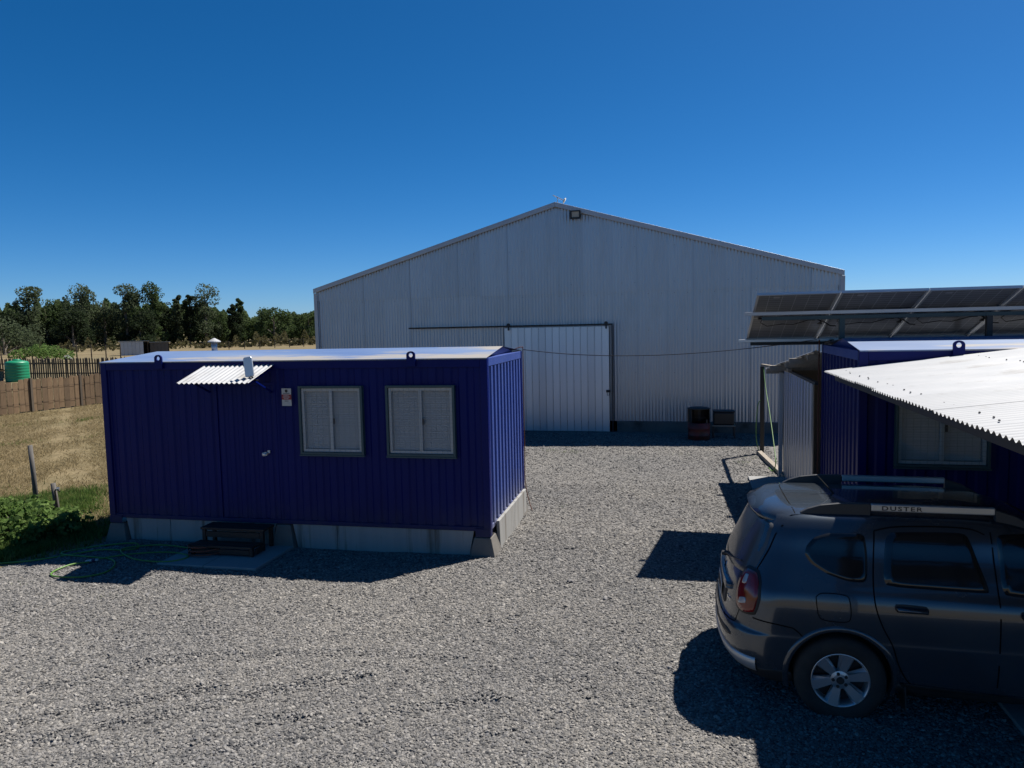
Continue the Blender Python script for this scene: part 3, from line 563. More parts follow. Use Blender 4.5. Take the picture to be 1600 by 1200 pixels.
    for a,e_,z1 in doors:
        d=obj('door',None,c); d.empty_display_size=.1
        b=MB(); 
        for p,q in (((a-.03,.020,zb+.045),(a+.02,.06,z1+.03)),((e_-.02,.020,zb+.045),(e_+.03,.06,z1+.03)),((a+.02,.020,z1-.02),(e_-.02,.06,z1+.03))): b.box(p,q)
        b.build('door_frame',MT['blue'],d,bevel=.004)
        b=MB(); ribwall(b,a+.024,e_-.024,zb+.05,z1-.024,.035,.014,.15); b.build('door_leaf',MT['blue'],d)
        hx=e_-.15; hz=1.41
        b=MB(); b.lathe([(.028,-.02),(.028,.0)],(hx,.01,hz),'y',14); b.tube([(hx,-.012,hz),(hx,-.05,hz)],.012,8); b.lathe([(.014,-.075),(.03,-.062),(.026,-.045)],(hx,0,hz),'y',14); b.box((hx+.03,-.008,hz+.01),(hx+.065,.02,hz+.05)); b.build('handle',MT['alu'],d)
    return c
ca,sa=math.cos(A_ROT),math.sin(A_ROT)
A_LEFT=(A_ORG[0]-A_L*ca, A_ORG[1]-A_L*sa)
def A2W(x,y,z=0.): return (A_LEFT[0]+x*ca-y*sa, A_LEFT[1]+x*sa+y*ca, z)
A_T=2.75
cabA=cabin('blue_cabin','blue ribbed metal cabin with two barred windows on concrete footings, left of yard',A_LEFT,A_ROT,A_L,A_W,A_T,.40,.315,[(3.235,4.198,1.414,2.387),(4.54,5.527,1.41,2.39)],[(1.90,2.83,2.41)],[1.026,4.93])
cabB=cabin('blue_cabin','blue ribbed metal cabin under the solar panels on the right of the yard',(1.988,9.264),0,6.0,2.44,2.79,.40,.30,[(.40,1.40,1.42,2.36)],[(2.0,2.9,2.41)],[1.04,4.96])
# awning over the door of the left cabin
aw=obj('awning',None,cabA); aw.empty_display_size=.1
pr=corr(1.10,.076,.010,8); n=len(pr); b=MB(); b.add([(1.77+x,.0,2.69+d) for x,d in pr]+[(1.77+x,-.665,2.482+d) for x,d in pr],[(i,i+1,n+i+1,n+i) for i in range(n-1)]); b.build('awning_sheet',MT['zinc'],aw,True)
for x in (1.83,2.82): b=MB(); b.bar((x,.0,2.64),(x,-.60,2.465),.03,.03); b.bar((x,.0,2.30),(x,-.45,2.50),.022,.022); b.build('awning_bracket',MT['blue'],aw)
# roof vent behind the ridge
rv_=obj('roof_vent',None,cabA); b=MB(); b.lathe([(.05,2.80),(.05,3.0)],(.62,1.95,0),'z',16); b.build('vent_pipe',MT['galv'],rv_,True); b=MB(); b.lathe([(.11,2.995),(.105,3.01),(.012,3.065)],(.62,1.95,0),'z',18); b.build('vent_cap',MT['zinc'],rv_)
# lamp on the awning
lp=thing('solar_lamp','grey solar lamp with flat tilted head on the little white awning','lamp',A2W(2.80,-.50,2.54),A_ROT)
b=MB(); b.prism([(-.062,0,.03),(-.045,0,.015),(.045,0,.015),(.062,0,.03),(.062,0,.27),(.045,0,.29),(-.045,0,.29),(-.062,0,.27)],(0,.028,0)); o=b.build('lamp_head',MT['alu'],lp,bevel=.006); o.rotation_euler=(-.12,-.14,.1); o.location=(-.01,0,.0)
b=MB(); b.tube([(.0,.01,.03),(.03,.03,-.01),(.03,.06,-.035)],.012,8); b.box((.0,.03,-.04),(.07,.09,-.028)); b.build('lamp_bracket',MT['black'],lp)
# notice beside the door
sg=thing('notice_sign','small white and red notice plate on the blue wall beside the window','sign',A2W(3.048,-.004,2.228),A_ROT)
b=MB(); b.box((-.073,-.004,-.124),(.073,.0,.124)); b.build('plate',MT['white'],sg)
b=MB(); b.box((-.073,-.006,-.035),(.073,-.0045,.038)); b.build('red_band',MT['red'],sg)
b=MB(); b.lathe([(.022,-.006),(.022,-.0045)],(0,0,.088),'y',14); b.build('black_emblem',MT['black'],sg)
for z,w in ((.055,.05),(-.055,.03)): b=MB(); b.box((-w,-.006,z-.004),(w,-.0045,z+.004)); b.build('print_line',MT['black'],sg)
b=MB()
for z,w in ((.02,.045),(.002,.055),(-.018,.04)): 
    x=-w
    while x<w-.008: q=random.uniform(.006,.014); b.box((x,-.0075,z-.006),(x+q,-.0062,z+.006)); x+=q+.005
stuff(b.build('band_lettering',MT['white'],sg))
b=MB(); b.box((.005,-.006,-.105),(.045,-.0045,-.068)); b.build('grey_mark',MT['trim'],sg)
# footings, skirting, steps, slab
def footing(x,y,wt,wb,zt,label,yy=.34):
    t=thing('concrete_footing',label,'footing',A2W(x,y),A_ROT); b=MB(); a,c=wt/2,wb/2
    b.hexa([(-c,-.07,-.08),(c,-.07,-.08),(c,yy+.05,-.08),(-c,yy+.05,-.08),(-a,-.004,zt),(a,-.004,zt),(a,yy-.02,zt),(-a,yy-.02,zt)]); b.build('block',MT['conc_dark'],t,bevel=.012); b=MB(); b.box((-a+.01,.02,zt),(a-.01,yy-.05,zt+.012)); b.build('bearing_plate',MT['dark_steel'],t); return t
footing(A_L-.12,-.0,.24,.42,.30,'tapered concrete footing under the near right corner of the left cabin')
footing(2.90,-.0,.22,.40,.37,'tapered concrete footing mid-front of the left cabin, right of the steps')
footing(.12,-.0,.24,.42,.30,'tapered concrete footing under the far left front corner of the left cabin')
footing(A_L-.12,A_W-.36,.24,.42,.30,'tapered concrete footing at the back right corner of the left cabin')
def skirt(pts,label,y=.03,joints=()):
    t=thing('concrete_skirting',label,'skirting',A2W(0,y),A_ROT); xs=[pts[0]]+list(joints)+[pts[1]]
    for i,(a,c) in enumerate(zip(xs,xs[1:])):
        l=.09 if i==0 else 0; r=.09 if i==len(xs)-2 else 0
        b=MB(); b.prism([(a+l+.003,0,-.08),(c-r-.003,0,-.08),(c-.003,0,.385),(a+.003,0,.385)],(0,.05,0)); b.build('panel',MT['conc'],t,bevel=.004)
skirt((.26,2.77),'pale concrete skirting panels behind the steps of the left cabin',joints=(1.02,))
skirt((3.03,5.74),'stained concrete skirting panels below the two barred windows',joints=(3.72,))
t=thing('concrete_skirting','sunlit concrete skirting board along the end wall of the left cabin','skirting',A2W(A_L+.004,.30),A_ROT)
b=MB(); b.prism([(0,.08,-.08),(0,2.0,-.08),(0,2.0,.46),(0,.0,.46)],(.045,0,0)); b.build('panel',MT['conc'],t,bevel=.005); b=MB(); b.box((-.03,.02,.40),(-.002,1.95,.43)); b.build('batten',MT['wood'],t)
stp=thing('entry_steps','dark timber two-step stair at the door of the left cabin','steps',A2W(1.78,-.60),A_ROT)
def plank(x0,x1,y0,y1,z0,z1,nm='tread'): b=MB(); b.box((x0,y0,z0),(x1,y1,z1)); return b.build(nm,MT['wood_dark'],stp,bevel=.005)
for k in range(3): plank(.0,1.0,.27+k*.10,.362+k*.10,.355,.39)
for k in range(2): plank(.02,.98,-.02+k*.13,.10+k*.13,.19,.222)
for x in (.02,.93):
    for y in (.28,.51): plank(x,x+.05,y,y+.05,.03,.352,'leg')
    plank(x,x+.05,.0,.05,.03,.187,'leg'); plank(x+.052,x+.075,.06,.26,.10,.18,'stringer')
plank(.075,.925,.285,.315,.25,.33,'riser_rail'); plank(.075,.925,.005,.03,.10,.17,'riser_rail')
sb=thing('concrete_slab','thin concrete slab on the gravel under the dark steps','slab',A2W(1.575,-1.01),A_ROT); b=MB(); b.box((0,0,-.05),(1.48,1.0,.078)); b.build('slab_top',MT['slab'],sb,bevel=.008)
b=MB(); b.box((.70,-.003,-.04),(.71,1.0,.0785)); b.build('saw_cut',MT['conc_dark'],sb)

# ================================================================ cables and hoses
def cable(name,label,pts,r,m,cat='cable',sub=6):
    P=[Vector(p) for p in pts]; Q=[]
    for i in range(len(P)-1):
        p0,p1,p2,p3=P[max(i-1,0)],P[i],P[i+1],P[min(i+2,len(P)-1)]
        for k in range(sub):
            t=k/sub; Q.append(.5*((2*p1)+(p2-p0)*t+(2*p0-5*p1+4*p2-p3)*t*t+(3*p1-p0-3*p2+p3)*t**3))
    Q.append(P[-1]); b=MB(); b.tube(Q,r,7); return tag(b.build(name,m,None,True),label,cat)
c0=Vector(A2W(A_L+.01,A_W-.0,A_T+.02)); c1=Vector((1.93,11.76,2.86))
cable('overhead_cable','thin black cable strung across the yard between the two cabins',[c0.lerp(c1,t)-Vector((0,0,.16*4*t*(1-t)*(1.15-.3*t))) for t in np.linspace(0,1,9)],.006,MT['black'])
cable('red_cable','orange-red cable running down the back corner of the left cabin',[A2W(A_L-.12,A_W-.02,A_T+.03),A2W(A_L+.0,A_W+.0,A_T+.06),A2W(A_L+.015,A_W+.005,A_T-.04),A2W(A_L+.012,A_W+.005,1.8),A2W(A_L+.012,A_W+.005,1.0),A2W(A_L+.015,A_W+.01,.5),A2W(A_L+.12,A_W+.03,.05),A2W(A_L+.25,A_W+.0,.045)],.007,MT['cable_red'])
def gz(x,y,d=.02): return float(height(np.array([[x,y]]))[0])+d
hose=[(-9.45,7.95),(-9.12,8.02),(-8.84,8.07),(-8.55,8.30),(-8.2,8.55),(-7.9,8.62),(-7.75,8.75),(-7.95,8.92),(-8.4,8.80),(-8.75,8.55),(-8.65,8.33),(-8.2,8.28),(-7.78,8.25),(-7.5,8.05),(-7.40,7.80),(-7.52,7.60),(-7.72,7.50),(-8.0,7.53),(-8.12,7.68),(-8.08,7.92),(-7.95,8.08)]
cable('garden_hose','bright green garden hose looped on the gravel beside the left cabin',[(x,y,gz(x,y,.018+.012*(i%3==1))) for i,(x,y) in enumerate(hose)],.0115,MT['hose'],'hose')
hose2=[(-8.0,8.1),(-7.6,8.45),(-7.1,8.62),(-6.7,8.5),(-6.85,8.25),(-7.4,8.28),(-7.9,8.62),(-7.55,8.9),(-7.0,8.85),(-6.5,8.7)]
cable('garden_hose','dull green hose in the shade between the bright hose and the steps',[(x,y,gz(x,y,.03)) for x,y in hose2],.010,MT['hose'],'hose')
cc=[(-6.55+.24*math.cos(t)*(1+.1*math.sin(3*t)),8.62+.14*math.sin(t),gz(-6.55,8.62,.02)+.004*i) for i,t in enumerate(np.linspace(0,18,40))]
cable('coiled_cord','brown-red cord coiled on the ground in shade beside the steps',cc,.011,MT['rust'],'cord',2)
nz_=thing('hose_nozzle','blue and white hose nozzle lying at the end of the green hose','nozzle',(-7.93,8.12,gz(-7.93,8.12,.03)),.6); b=MB(); b.lathe([(.010,-.09),(.017,-.03),(.022,.0),(.016,.03),(.019,.07)],(0,0,0),'x',10); b.build('barrel',MT['white'],nz_,True); b=MB(); b.lathe([(.023,-.01),(.026,.01),(.023,.03)],(0,0,0),'x',10); b.build('collar',MT['blue'],nz_,True)

# ================================================================ lean-to behind the right cabin
lt=thing('lean_to','open lean-to of grey corrugated sheet behind the right cabin','lean-to',(0,0,0))
wme=None
for k in range(4):
    y0=11.78+k*.90; pr=trap(0,.93 if k<3 else .86,.30,.045,.0,.5,.10); n=len(pr); b=MB(); b.add([(1.93-d,y0+y,0.02) for y,d in pr]+[(1.93-d,y0+y,2.17) for y,d in pr],[(i,n+i,n+i+1,i+1) for i in range(n-1)]); b.build('wall_sheet',MT['galv'],lt,False,(-.003*(k%2),0,0))
b=MB(); b.box((1.90,11.74,2.172),(1.965,15.36,2.215)); b.build('wall_plate',MT['dark_steel'],lt)
def lz(v): return 2.68-.143*(v-12.0)
for k in range(4):
    x0=1.93+k*.82; pr=corr(.86,.14,.018,8); n=len(pr); b=MB(); b.add([(x0+x,12.05+.05*(k%2),lz(12.05)+d) for x,d in pr]+[(x0+x-.38,15.42,lz(15.42)+d) for x,d in pr],[(i,i+1,n+i+1,n+i) for i in range(n-1)]); b.build('roof_sheet',MT['galv'],lt,True,(0,0,.004*(k%2)))
for i,v in enumerate((12.3,13.0,13.7,14.4,15.2)): b=MB(); b.box(((1.80 if i%2 else 1.9)-.11*(v-12.05),v-.04,lz(v)-.115),(5.1,v+.04,lz(v)-.022)); b.build('purlin',MT['wood'],lt)
b=MB(); b.box((1.95,15.0,0.02),(5.2,15.05,2.3)); b.build('back_board',MT['ply'],lt)
b=MB(); b.box((1.69,17.76,0),(1.78,17.85,2.085)); b.build('post',MT['black'],lt,bevel=.006)
b=MB(); b.box((1.79,15.12,0),(1.865,15.195,2.135)); b.build('post',MT['trim'],lt,bevel=.006)
b=MB(); b.bar((1.735,17.86,2.12),(1.86,14.15,2.245),.07,.055); b.build('eaves_beam',MT['wood'],lt,bevel=.006)
b=MB(); b.bar((1.66,17.75,.08),(1.90,14.95,.08),.11,.09); tag(b.build('ground_timber',MT['wood'],None,bevel=.008),'pale timber baulk lying on the gravel at the foot of the lean-to posts','timber')
ap=thing('concrete_apron','small concrete apron on the gravel in front of the lean-to wall','slab',(1.2,13.9,0)); b=MB(); b.box((0,0,-.05),(.72,1.1,.075)); b.build('apron_top',MT['slab'],ap,bevel=.008)
cable('garden_hose','thin yellow-green hose hanging from the black lean-to post',[(1.70,17.74,1.30),(1.64,17.74,1.2),(1.60,17.72,.8),(1.60,17.7,.4),(1.66,17.66,.1),(1.68,17.5,.05)],.010,MT['hose'],'hose')
cable('garden_hose','yellow-green hose slung from the eaves beam down to the grey post',[(1.74,17.6,2.08),(1.75,17.3,1.7),(1.78,16.6,1.1),(1.79,15.9,.55),(1.78,15.5,.25),(1.74,15.6,.06),(1.7,16.0,.05)],.010,MT['hose'],'hose')
cable('conduit_pipe','thin rusty conduit pipe up the back corner of the right cabin',[(1.955,11.735,0),(1.955,11.735,1.5),(1.955,11.735,2.86)],.010,MT['rust'],'pipe',1)

# ================================================================ carport canopy over the car
def cz(u): return 2.545+.117*(u-1.60)
cp=thing('carport_canopy','white corrugated metal carport canopy sloping over the parked car','canopy',(0,0,0))
pr=corr(.836,.076,.0105,8); n=len(pr); L_=4.6; b=MB()
us=[0,1.5,3.0,L_]; b.add([(u,y,.117*u+d) for u in us for y,d in pr],[(j*n+i,(j+1)*n+i,(j+1)*n+i+1,j*n+i+1) for j in range(3) for i in range(n-1)]); cme=b.mesh('canopy_sheet',MT['zinc'],True)
rr=random.Random(3)
for k in range(8): obj('roof_sheet',cme,cp,(1.60+rr.uniform(-.012,.012)+(0.10 if k==7 else 0)*0,3.0+k*.776,cz(1.60)+.006*(k%2)+rr.uniform(-.002,.002)))
b=MB()
for k in range(8):
    for u in (.16,1.5,2.9):
        for q in (.10,.33,.56): b.lathe([(.007,-.002),(.007,.003),(.004,.006)],(1.60+u+.02*math.sin(k*5+q*9),3.0+k*.776+.076*round(q*10)+.019,cz(1.6+u)+.0125),'z',6)
stuff(b.build('roof_screws',MT['dark_steel'],cp))
for u in (1.74,3.2,4.7,6.05): b=MB(); b.box((u-.03,3.02,cz(u)-.115),(u+.03,9.20,cz(u)-.016)); b.build('purlin',MT['dark_steel'],cp)
for v in (3.1,9.14): b=MB(); b.bar((1.70 if v<5 else 2.1,v,cz(1.70 if v<5 else 2.1)-.165),(6.15,v,cz(6.15)-.165),.07,.09); b.build('rafter_beam',MT['dark_steel'],cp)
for u,v in ((1.75,3.1),(6.05,3.1),(6.05,9.14)): b=MB(); b.box((u-.04,v-.04,0),(u+.04,v+.04,cz(u)-.2)); b.build('post',MT['dark_steel'],cp,bevel=.005)

pr_=corr(6.1,.10,.012,6); n_=len(pr_); b=MB(); b.add([(6.16+d,3.06+y,.02) for y,d in pr_]+[(6.16+d,3.06+y,cz(6.1)-.03) for y,d in pr_],[(i,n_+i,n_+i+1,i+1) for i in range(n_-1)]); b.build('added_light_screen',MT['galv'],cp,True)  # unseen end wall, added to keep light from the right out of the carport

# ================================================================ solar panels on the right cabin
m=bpy.data.materials.new('solar_back'); m.use_nodes=True; t=m.node_tree; bs=t.nodes['Principled BSDF']; bs.inputs['Roughness'].default_value=.35
tc=N(t,'TexCoord'); br=N(t,'TexBrick'); br.offset=0; br.inputs['Scale'].default_value=1; br.inputs['Brick Width'].default_value=.1725; br.inputs['Row Height'].default_value=.0785; br.inputs['Mortar Size'].default_value=.004; br.inputs['Mortar Smooth'].default_value=.2
br.inputs['Color1'].default_value=(.10,.107,.12,1); br.inputs['Color2'].default_value=(.12,.127,.14,1); br.inputs['Mortar'].default_value=(.34,.35,.37,1); t.links.new(tc.outputs['Object'],br.inputs[0]); t.links.new(br.outputs[0],bs.inputs['Base Color']); MT['pv_back']=m
MT['pv_front']=mat('solar_glass',(.012,.016,.035),.12,0,(.016,.022,.045),3)
ar=thing('solar_array','row of tilted solar panels on steel rails above the right cabin','solar panels',(0,0,0))
e2=Vector((0,1.85,-.655)).normalized(); e3=Vector((1,0,0)).cross(e2); PL,PW=1.962,1.05
R3=Matrix(((1,e2.x,e3.x),(0,e2.y,e3.y),(0,e2.z,e3.z)))
fme=MB()
for p,q in (((0,0,-.035),(.03,PL,.0)),((PW-.03,0,-.035),(PW,PL,.0)),((.03,0,-.035),(PW-.03,.03,.0)),((.03,PL-.03,-.035),(PW-.03,PL,.0))): fme.box(p,q)
fme=fme.mesh('panel_frame',MT['alu']); lam=MB(); lam.box((.031,.031,-.010),(PW-.031,PL-.031,-.004)); lam=lam.mesh('laminate',[MT['pv_back'],MT['pv_front']])
for pl in lam.polygons: 
    if pl.normal.z>.5: pl.material_index=1
mid=MB(); mid.box((.031,PL/2-.018,-.0125),(PW-.031,PL/2+.018,-.0105)); mid=mid.mesh('busbar_strip',MT['white'])
jb=MB(); jb.box((-.06,-.026,-.034),(.06,.026,-.0128)); jb=jb.mesh('junction_box',MT['black']); lb=MB(); lb.box((-.04,-.03,-.0125),(.04,.03,-.0105)); lb=lb.mesh('type_label',MT['trim'])
for k in range(5):
    p=obj('solar_panel',None,ar,Vector((.94+k*1.06,10.41,3.54))); p.rotation_euler=R3.to_euler(); p.empty_display_size=.1
    obj('frame',fme,p); obj('laminate',lam,p); obj('busbar_strip',mid,p)
    for x in (.16,.525,.89): obj('junction_box',jb,p,(x,PL/2,0))
    obj('type_label',lb,p,(.27,.16,0))
    b=MB(); z=-.03; b.tube([(.16,PL/2,z),(.14,PL/2+.12,z-.01),(.25,PL/2+.26,z-.02),(.45,PL/2+.20,z-.01),(.62,PL/2+.23,z-.01),(.80,PL/2+.08,z),(.89,PL/2+.05,z-.01)],.006,6); b.tube([(.89,PL/2,z),(.97,PL/2+.06,z-.02),(1.0,PL/2+.17,z-.03),(.94,PL/2+.13,z-.04),(1.0,PL/2+.05,z-.03),(1.12,PL/2+.2,z-.05),(1.2,PL/2+.22,z-.05)],.009,6); b.build('cable_loop',MT['black'],p,True)
def onpl(s,dn): q=Vector((0,10.41,3.54))+e2*s+e3*dn; return q
def rail(s,dn,u0,u1,w,h,mt,nm='rail'):
    q=onpl(s,dn); b=MB(); b.box((u0,q.y-w/2,q.z-h/2),(u1,q.y+w/2,q.z+h/2)); b.build(nm,mt,ar,bevel=.004)
rail(.62,-.075,.82,6.5,.06,.05,MT['trim']); rail(.66,-.135,1.06,6.5,.05,.055,MT['teal'],'beam')
rail(1.90,-.065,.82,6.5,.06,.045,MT['alu']); rail(1.90,-.115,1.0,6.5,.05,.05,MT['black'],'beam')
q=onpl(.66,-.16)
for u,mt in ((2.12,'teal'),(3.95,'dark_steel'),(5.8,'dark_steel')):
    b=MB(); b.box((u-.035,q.y-.035,2.80),(u+.035,q.y+.035,q.z)); b.build('post',MT[mt],ar)
q=onpl(1.9,-.14)
for u in (2.12,3.95,5.8): b=MB(); b.box((u-.03,q.y-.5,2.80),(u+.03,q.y-.44,q.z+.09)); b.bar((u,q.y-.47,q.z+.06),(u,q.y,q.z+.0),.05,.05); b.build('strut',MT['dark_steel'],ar)

# ================================================================ drum brazier and box by the shed
bz=thing('drum_brazier','red cut-down oil drum brazier with black hood standing by the shed wall','brazier',(.33,19.75,0))
b=MB(); b.lathe([(.27,0),(.285,.02),(.285,.16),(.292,.17),(.285,.18),(.285,.34),(.292,.35),(.285,.36),(.285,.50),(.26,.50),(.26,.44),(.05,.44)],(0,0,0),'z',26); b.build('drum',MT['red_drum'],bz,True)
b=MB()
for k in range(13):
    a0,a1=math.radians(-20+k*19.2),math.radians(-20+(k+1)*19.2); f=lambda a,r,z:(r*math.cos(a),r*math.sin(a),z)
    b.hexa([f(a0,.275,.5),f(a1,.275,.5),f(a1,.285,.5),f(a0,.285,.5),f(a0,.275,.86),f(a1,.275,.86),f(a1,.285,.86),f(a0,.285,.86)])
b.build('hood_wall',MT['black'],bz)
b=MB(); b.lathe([(.30,.862),(.305,.88),(.2,.905),(.03,.915)],(0,0,0),'z',24); b.build('lid',MT['black'],bz); b=MB(); b.bar((-.26,-.10,.5),(-.26,-.10,.87),.06,.02); b.bar((.2,-.19,.60),(.2,-.19,.50),.04,.02); b.tube([(-.2,0,.62),(.2,0,.62)],.012,6); b.build('spit_and_stay',MT['dark_steel'],bz)
bx=thing('black_grill_box','black box grill on a low legged stand right of the red drum','grill',(.98,20.15,0))
b=MB(); b.box((-.27,-.2,.40),(.27,.2,.74)); b.build('grill_body',MT['black'],bx,bevel=.03); b=MB(); b.box((-.285,-.215,.742),(.285,.215,.775)); b.build('lid',MT['black'],bx,bevel=.012)
b=MB(); b.box((-.30,-.23,.365),(.30,.23,.397)); b.build('shelf',MT['wood'],bx)
for x in (-.27,.27):
    for y in (-.2,.2): b=MB(); b.box((x-.02,y-.02,-.02),(x+.02,y+.02,.364)); b.build('leg',MT['dark_steel'],bx)

# ================================================================ paddock fences, posts, tank, huts
fe=thing('board_fence','brown upright-board fence across the dry paddock behind the left cabin','fence',(0,0,0))
f0,f1=Vector((-27.25,19.3,0)),Vector((-25.45,30.8,0)); fd=(f1-f0).normalized(); fl_=(f1-f0).length; fn=Vector((-fd.y,fd.x,0))
b=MB(); b.prism([(-.116,0,.03),(.116,0,.03),(.116,0,1.30),(.09,0,1.345),(-.09,0,1.345),(-.116,0,1.30)],(0,.022,0)); bme=b.mesh('board',MT['fence']); rr=random.Random(5); fa=math.atan2(fd.y,fd.x)
i=0
while i*.245<fl_:
    p=f0+fd*(i*.245); o=obj('board',bme,fe,p+Vector((0,0,rr.uniform(-.03,.03)))+fn*(.0 if i%2 else -.02)); o.rotation_euler=(rr.uniform(-.01,.01),rr.uniform(-.012,.012),fa); o.scale=(rr.uniform(.9,1.06),1,rr.uniform(.96,1.04)); i+=1
for z in (.38,1.0): b=MB(); b.bar(f0+fn*.04+Vector((0,0,z)),f1+fn*.04+Vector((0,0,z)),.04,.07); b.build('rail',MT['fence_dark'],fe)
for z in (.38,1.0): b=MB(); b.bar(f0-fn*.035+Vector((0,0,z)),f1-fn*.035+Vector((0,0,z)),.005,.007); b.build('wire',MT['dark_steel'],fe)
for k in range(6): p=f0+fd*(.9+k*2.2); b=MB(); b.box((p.x-.05,p.y-.05,-.1),(p.x+.05,p.y+.05,1.42)); b.build('post',MT['fence_dark'],fe)
fe2=thing('picket_fence','dark weathered picket fence in shade beyond the brown board fence','fence',(0,0,0))
b=MB(); b.prism([(-.06,0,0),(.06,0,0),(.06,0,1.42),(0,0,1.52),(-.06,0,1.42)],(0,.025,0)); bme=b.mesh('picket',MT['fence_dark'])
for k in range(70):
    o=obj('picket',bme,fe2,(-52.0+k*.2,43.7-.03*k*.2+rr.uniform(-.02,.02),rr.uniform(-.06,.06))); o.rotation_euler=(0,rr.uniform(-.04,.04),0)
for z in (.4,1.1): b=MB(); b.bar((-52.1,43.75,z),(-38.0,43.32,z),.05,.08); b.build('rail',MT['fence_dark'],fe2)
def post(name,label,p,h,r,lean=(0,0)):
    t=thing(name,label,'post',p); b=MB(); b.tube([(0,0,-.2),(lean[0]*.5,lean[1]*.5,h*.5),(lean[0],lean[1],h)],[r*1.05,r,r*.95],10); b.build('shaft',MT['post'],t,True); return t
post('fence_post','taller lone grey wooden post behind the bramble bush',(-12.06,11.14,0),1.10,.042,(-.06,.0))
tp=post('tap_post','short grey wooden post with a water tap on the verge',(-10.6,10.2,0),.62,.042,(-.07,.0))
b=MB(); b.tube([(.075,-.04,-.05),(.02,-.04,.3),(.0,-.04,.49),(.03,-.05,.52),(.10,-.06,.52),(.12,-.06,.49)],.014,8); b.build('water_pipe',MT['dark_steel'],tp,True); b=MB(); b.lathe([(.02,.515),(.022,.545),(.008,.56)],(.08,-.055,0),'z',8); b.tube([(.05,-.055,.56),(.12,-.055,.56)],.007,6); b.build('tap',MT['alu'],tp)
tk=thing('water_tank','green round plastic water tank behind the board fence','tank',(-45.2,41.0,0))
b=MB(); pf=[(.70,0)]; 
for k in range(6): z=.08+k*.2; pf+=[(.722,z),(.722,z+.12),(.715,z+.14),(.715,z+.18)]
b.lathe(pf+[(.72,1.30),(.62,1.40),(.30,1.47)],(0,0,0),'z',28); b.build('tank_body',MT['tank'],tk,True); b=MB(); b.lathe([(.24,1.46),(.25,1.52),(.2,1.55),(.02,1.56)],(0,0,0),'z',20); b.build('tank_lid',MT['tank'],tk,True)
kn=thing('dark_kennel','low dark box with pitched lid left of the green tank','kennel',(-46.9,40.2,0)); b=MB(); b.box((-.8,-.5,0),(.8,.5,.75)); b.build('box_wall',MT['trim'],kn); b=MB(); b.prism([(-.9,-.6,.72),(.9,-.6,.72),(.9,0,1.05),(-.9,0,1.05)],(0,0,.04)); b.prism([(-.9,0,1.05),(.9,0,1.05),(.9,.6,.75),(-.9,.6,.75)],(0,0,.04)); b.build('box_roof',MT['dark_steel'],kn)
sk=thing('white_feed_sack','small white sack lying in the dry field beyond the picket fence','sack',(-76.2,76.4,0)); b=MB(); b.lathe([(.35,0),(.5,.15),(.46,.35),(.2,.55),(.08,.6)],(0,0,0),'z',10); b.build('sack_body',MT['white'],sk,True); b=MB(); b.lathe([(.07,.58),(.15,.72)],(0,0,0),'z',8); b.build('sack_neck',MT['white'],sk)
def hut(px,D,w,h,label,roofm,gap):
    bb=bear(px); t=thing('field_hut',label,'hut',(math.sin(bb)*D,math.cos(bb)*D,0),-bb)
    nbd=int(w/.5)
    for k in range(nbd):
        if gap[0]<=k<gap[1]: continue
        b=MB(); b.box((-w/2+k*.5+.01,0,0),(-w/2+k*.5+.49,.05,h)); b.build('wall_board',MT['trim' if h>1.8 else 'post'],t)
    b=MB(); b.box((-w/2,.06,0),(-w/2+.06,2.4,h-.2)); b.box((w/2-.06,.06,0),(w/2,2.4,h-.2)); b.box((-w/2+.06,2.34,0),(w/2-.06,2.4,h-.2)); b.build('side_walls',MT['fence_dark'],t)
    b=MB(); b.prism([(-w/2-.2,-.25,h+.06),(w/2+.2,-.25,h+.06),(w/2+.2,2.6,h-.28),(-w/2-.2,2.6,h-.28)],(0,0,.05)); b.build('roof',MT[roofm],t)
hut(212,118,3.6,1.95,'pale boarded hut standing left of a lower hut in the far field','galv',(6,7)); hut(246,121,3.6,1.7,'lower grey hut right of the pale boarded hut in the far field','trim',(0,2))
def wirefence(label,pts,n,h):
    t=thing('wire_fence',label,'fence',(0,0,0)); P=[Vector(p) for p in pts]
    for k in range(n):
        p=P[0].lerp(P[1],k/(n-1)); b=MB(); b.tube([(p.x,p.y,-.2),(p.x+rr.uniform(-.06,.06),p.y,h*rr.uniform(.92,1.08))],[.075,.06],6); b.build('post',MT['fence_dark'],t)
    for z in (.45,.8,1.1): b=MB(); b.tube([tuple(P[0]+Vector((0,0,z*h/1.2))),tuple(P[1]+Vector((0,0,z*h/1.2)))],.014,4); b.build('wire',MT['dark_steel'],t)
def pol(px,D): q=bear(px); return (math.sin(q)*D,math.cos(q)*D,0)
wirefence('post and wire fence crossing the far field above the cabin roof',[pol(335,135),pol(520,140)],9,1.5)
wirefence('post and wire fence with rails beyond the picket fence at left',[pol(-20,104),pol(190,100)],10,1.9)
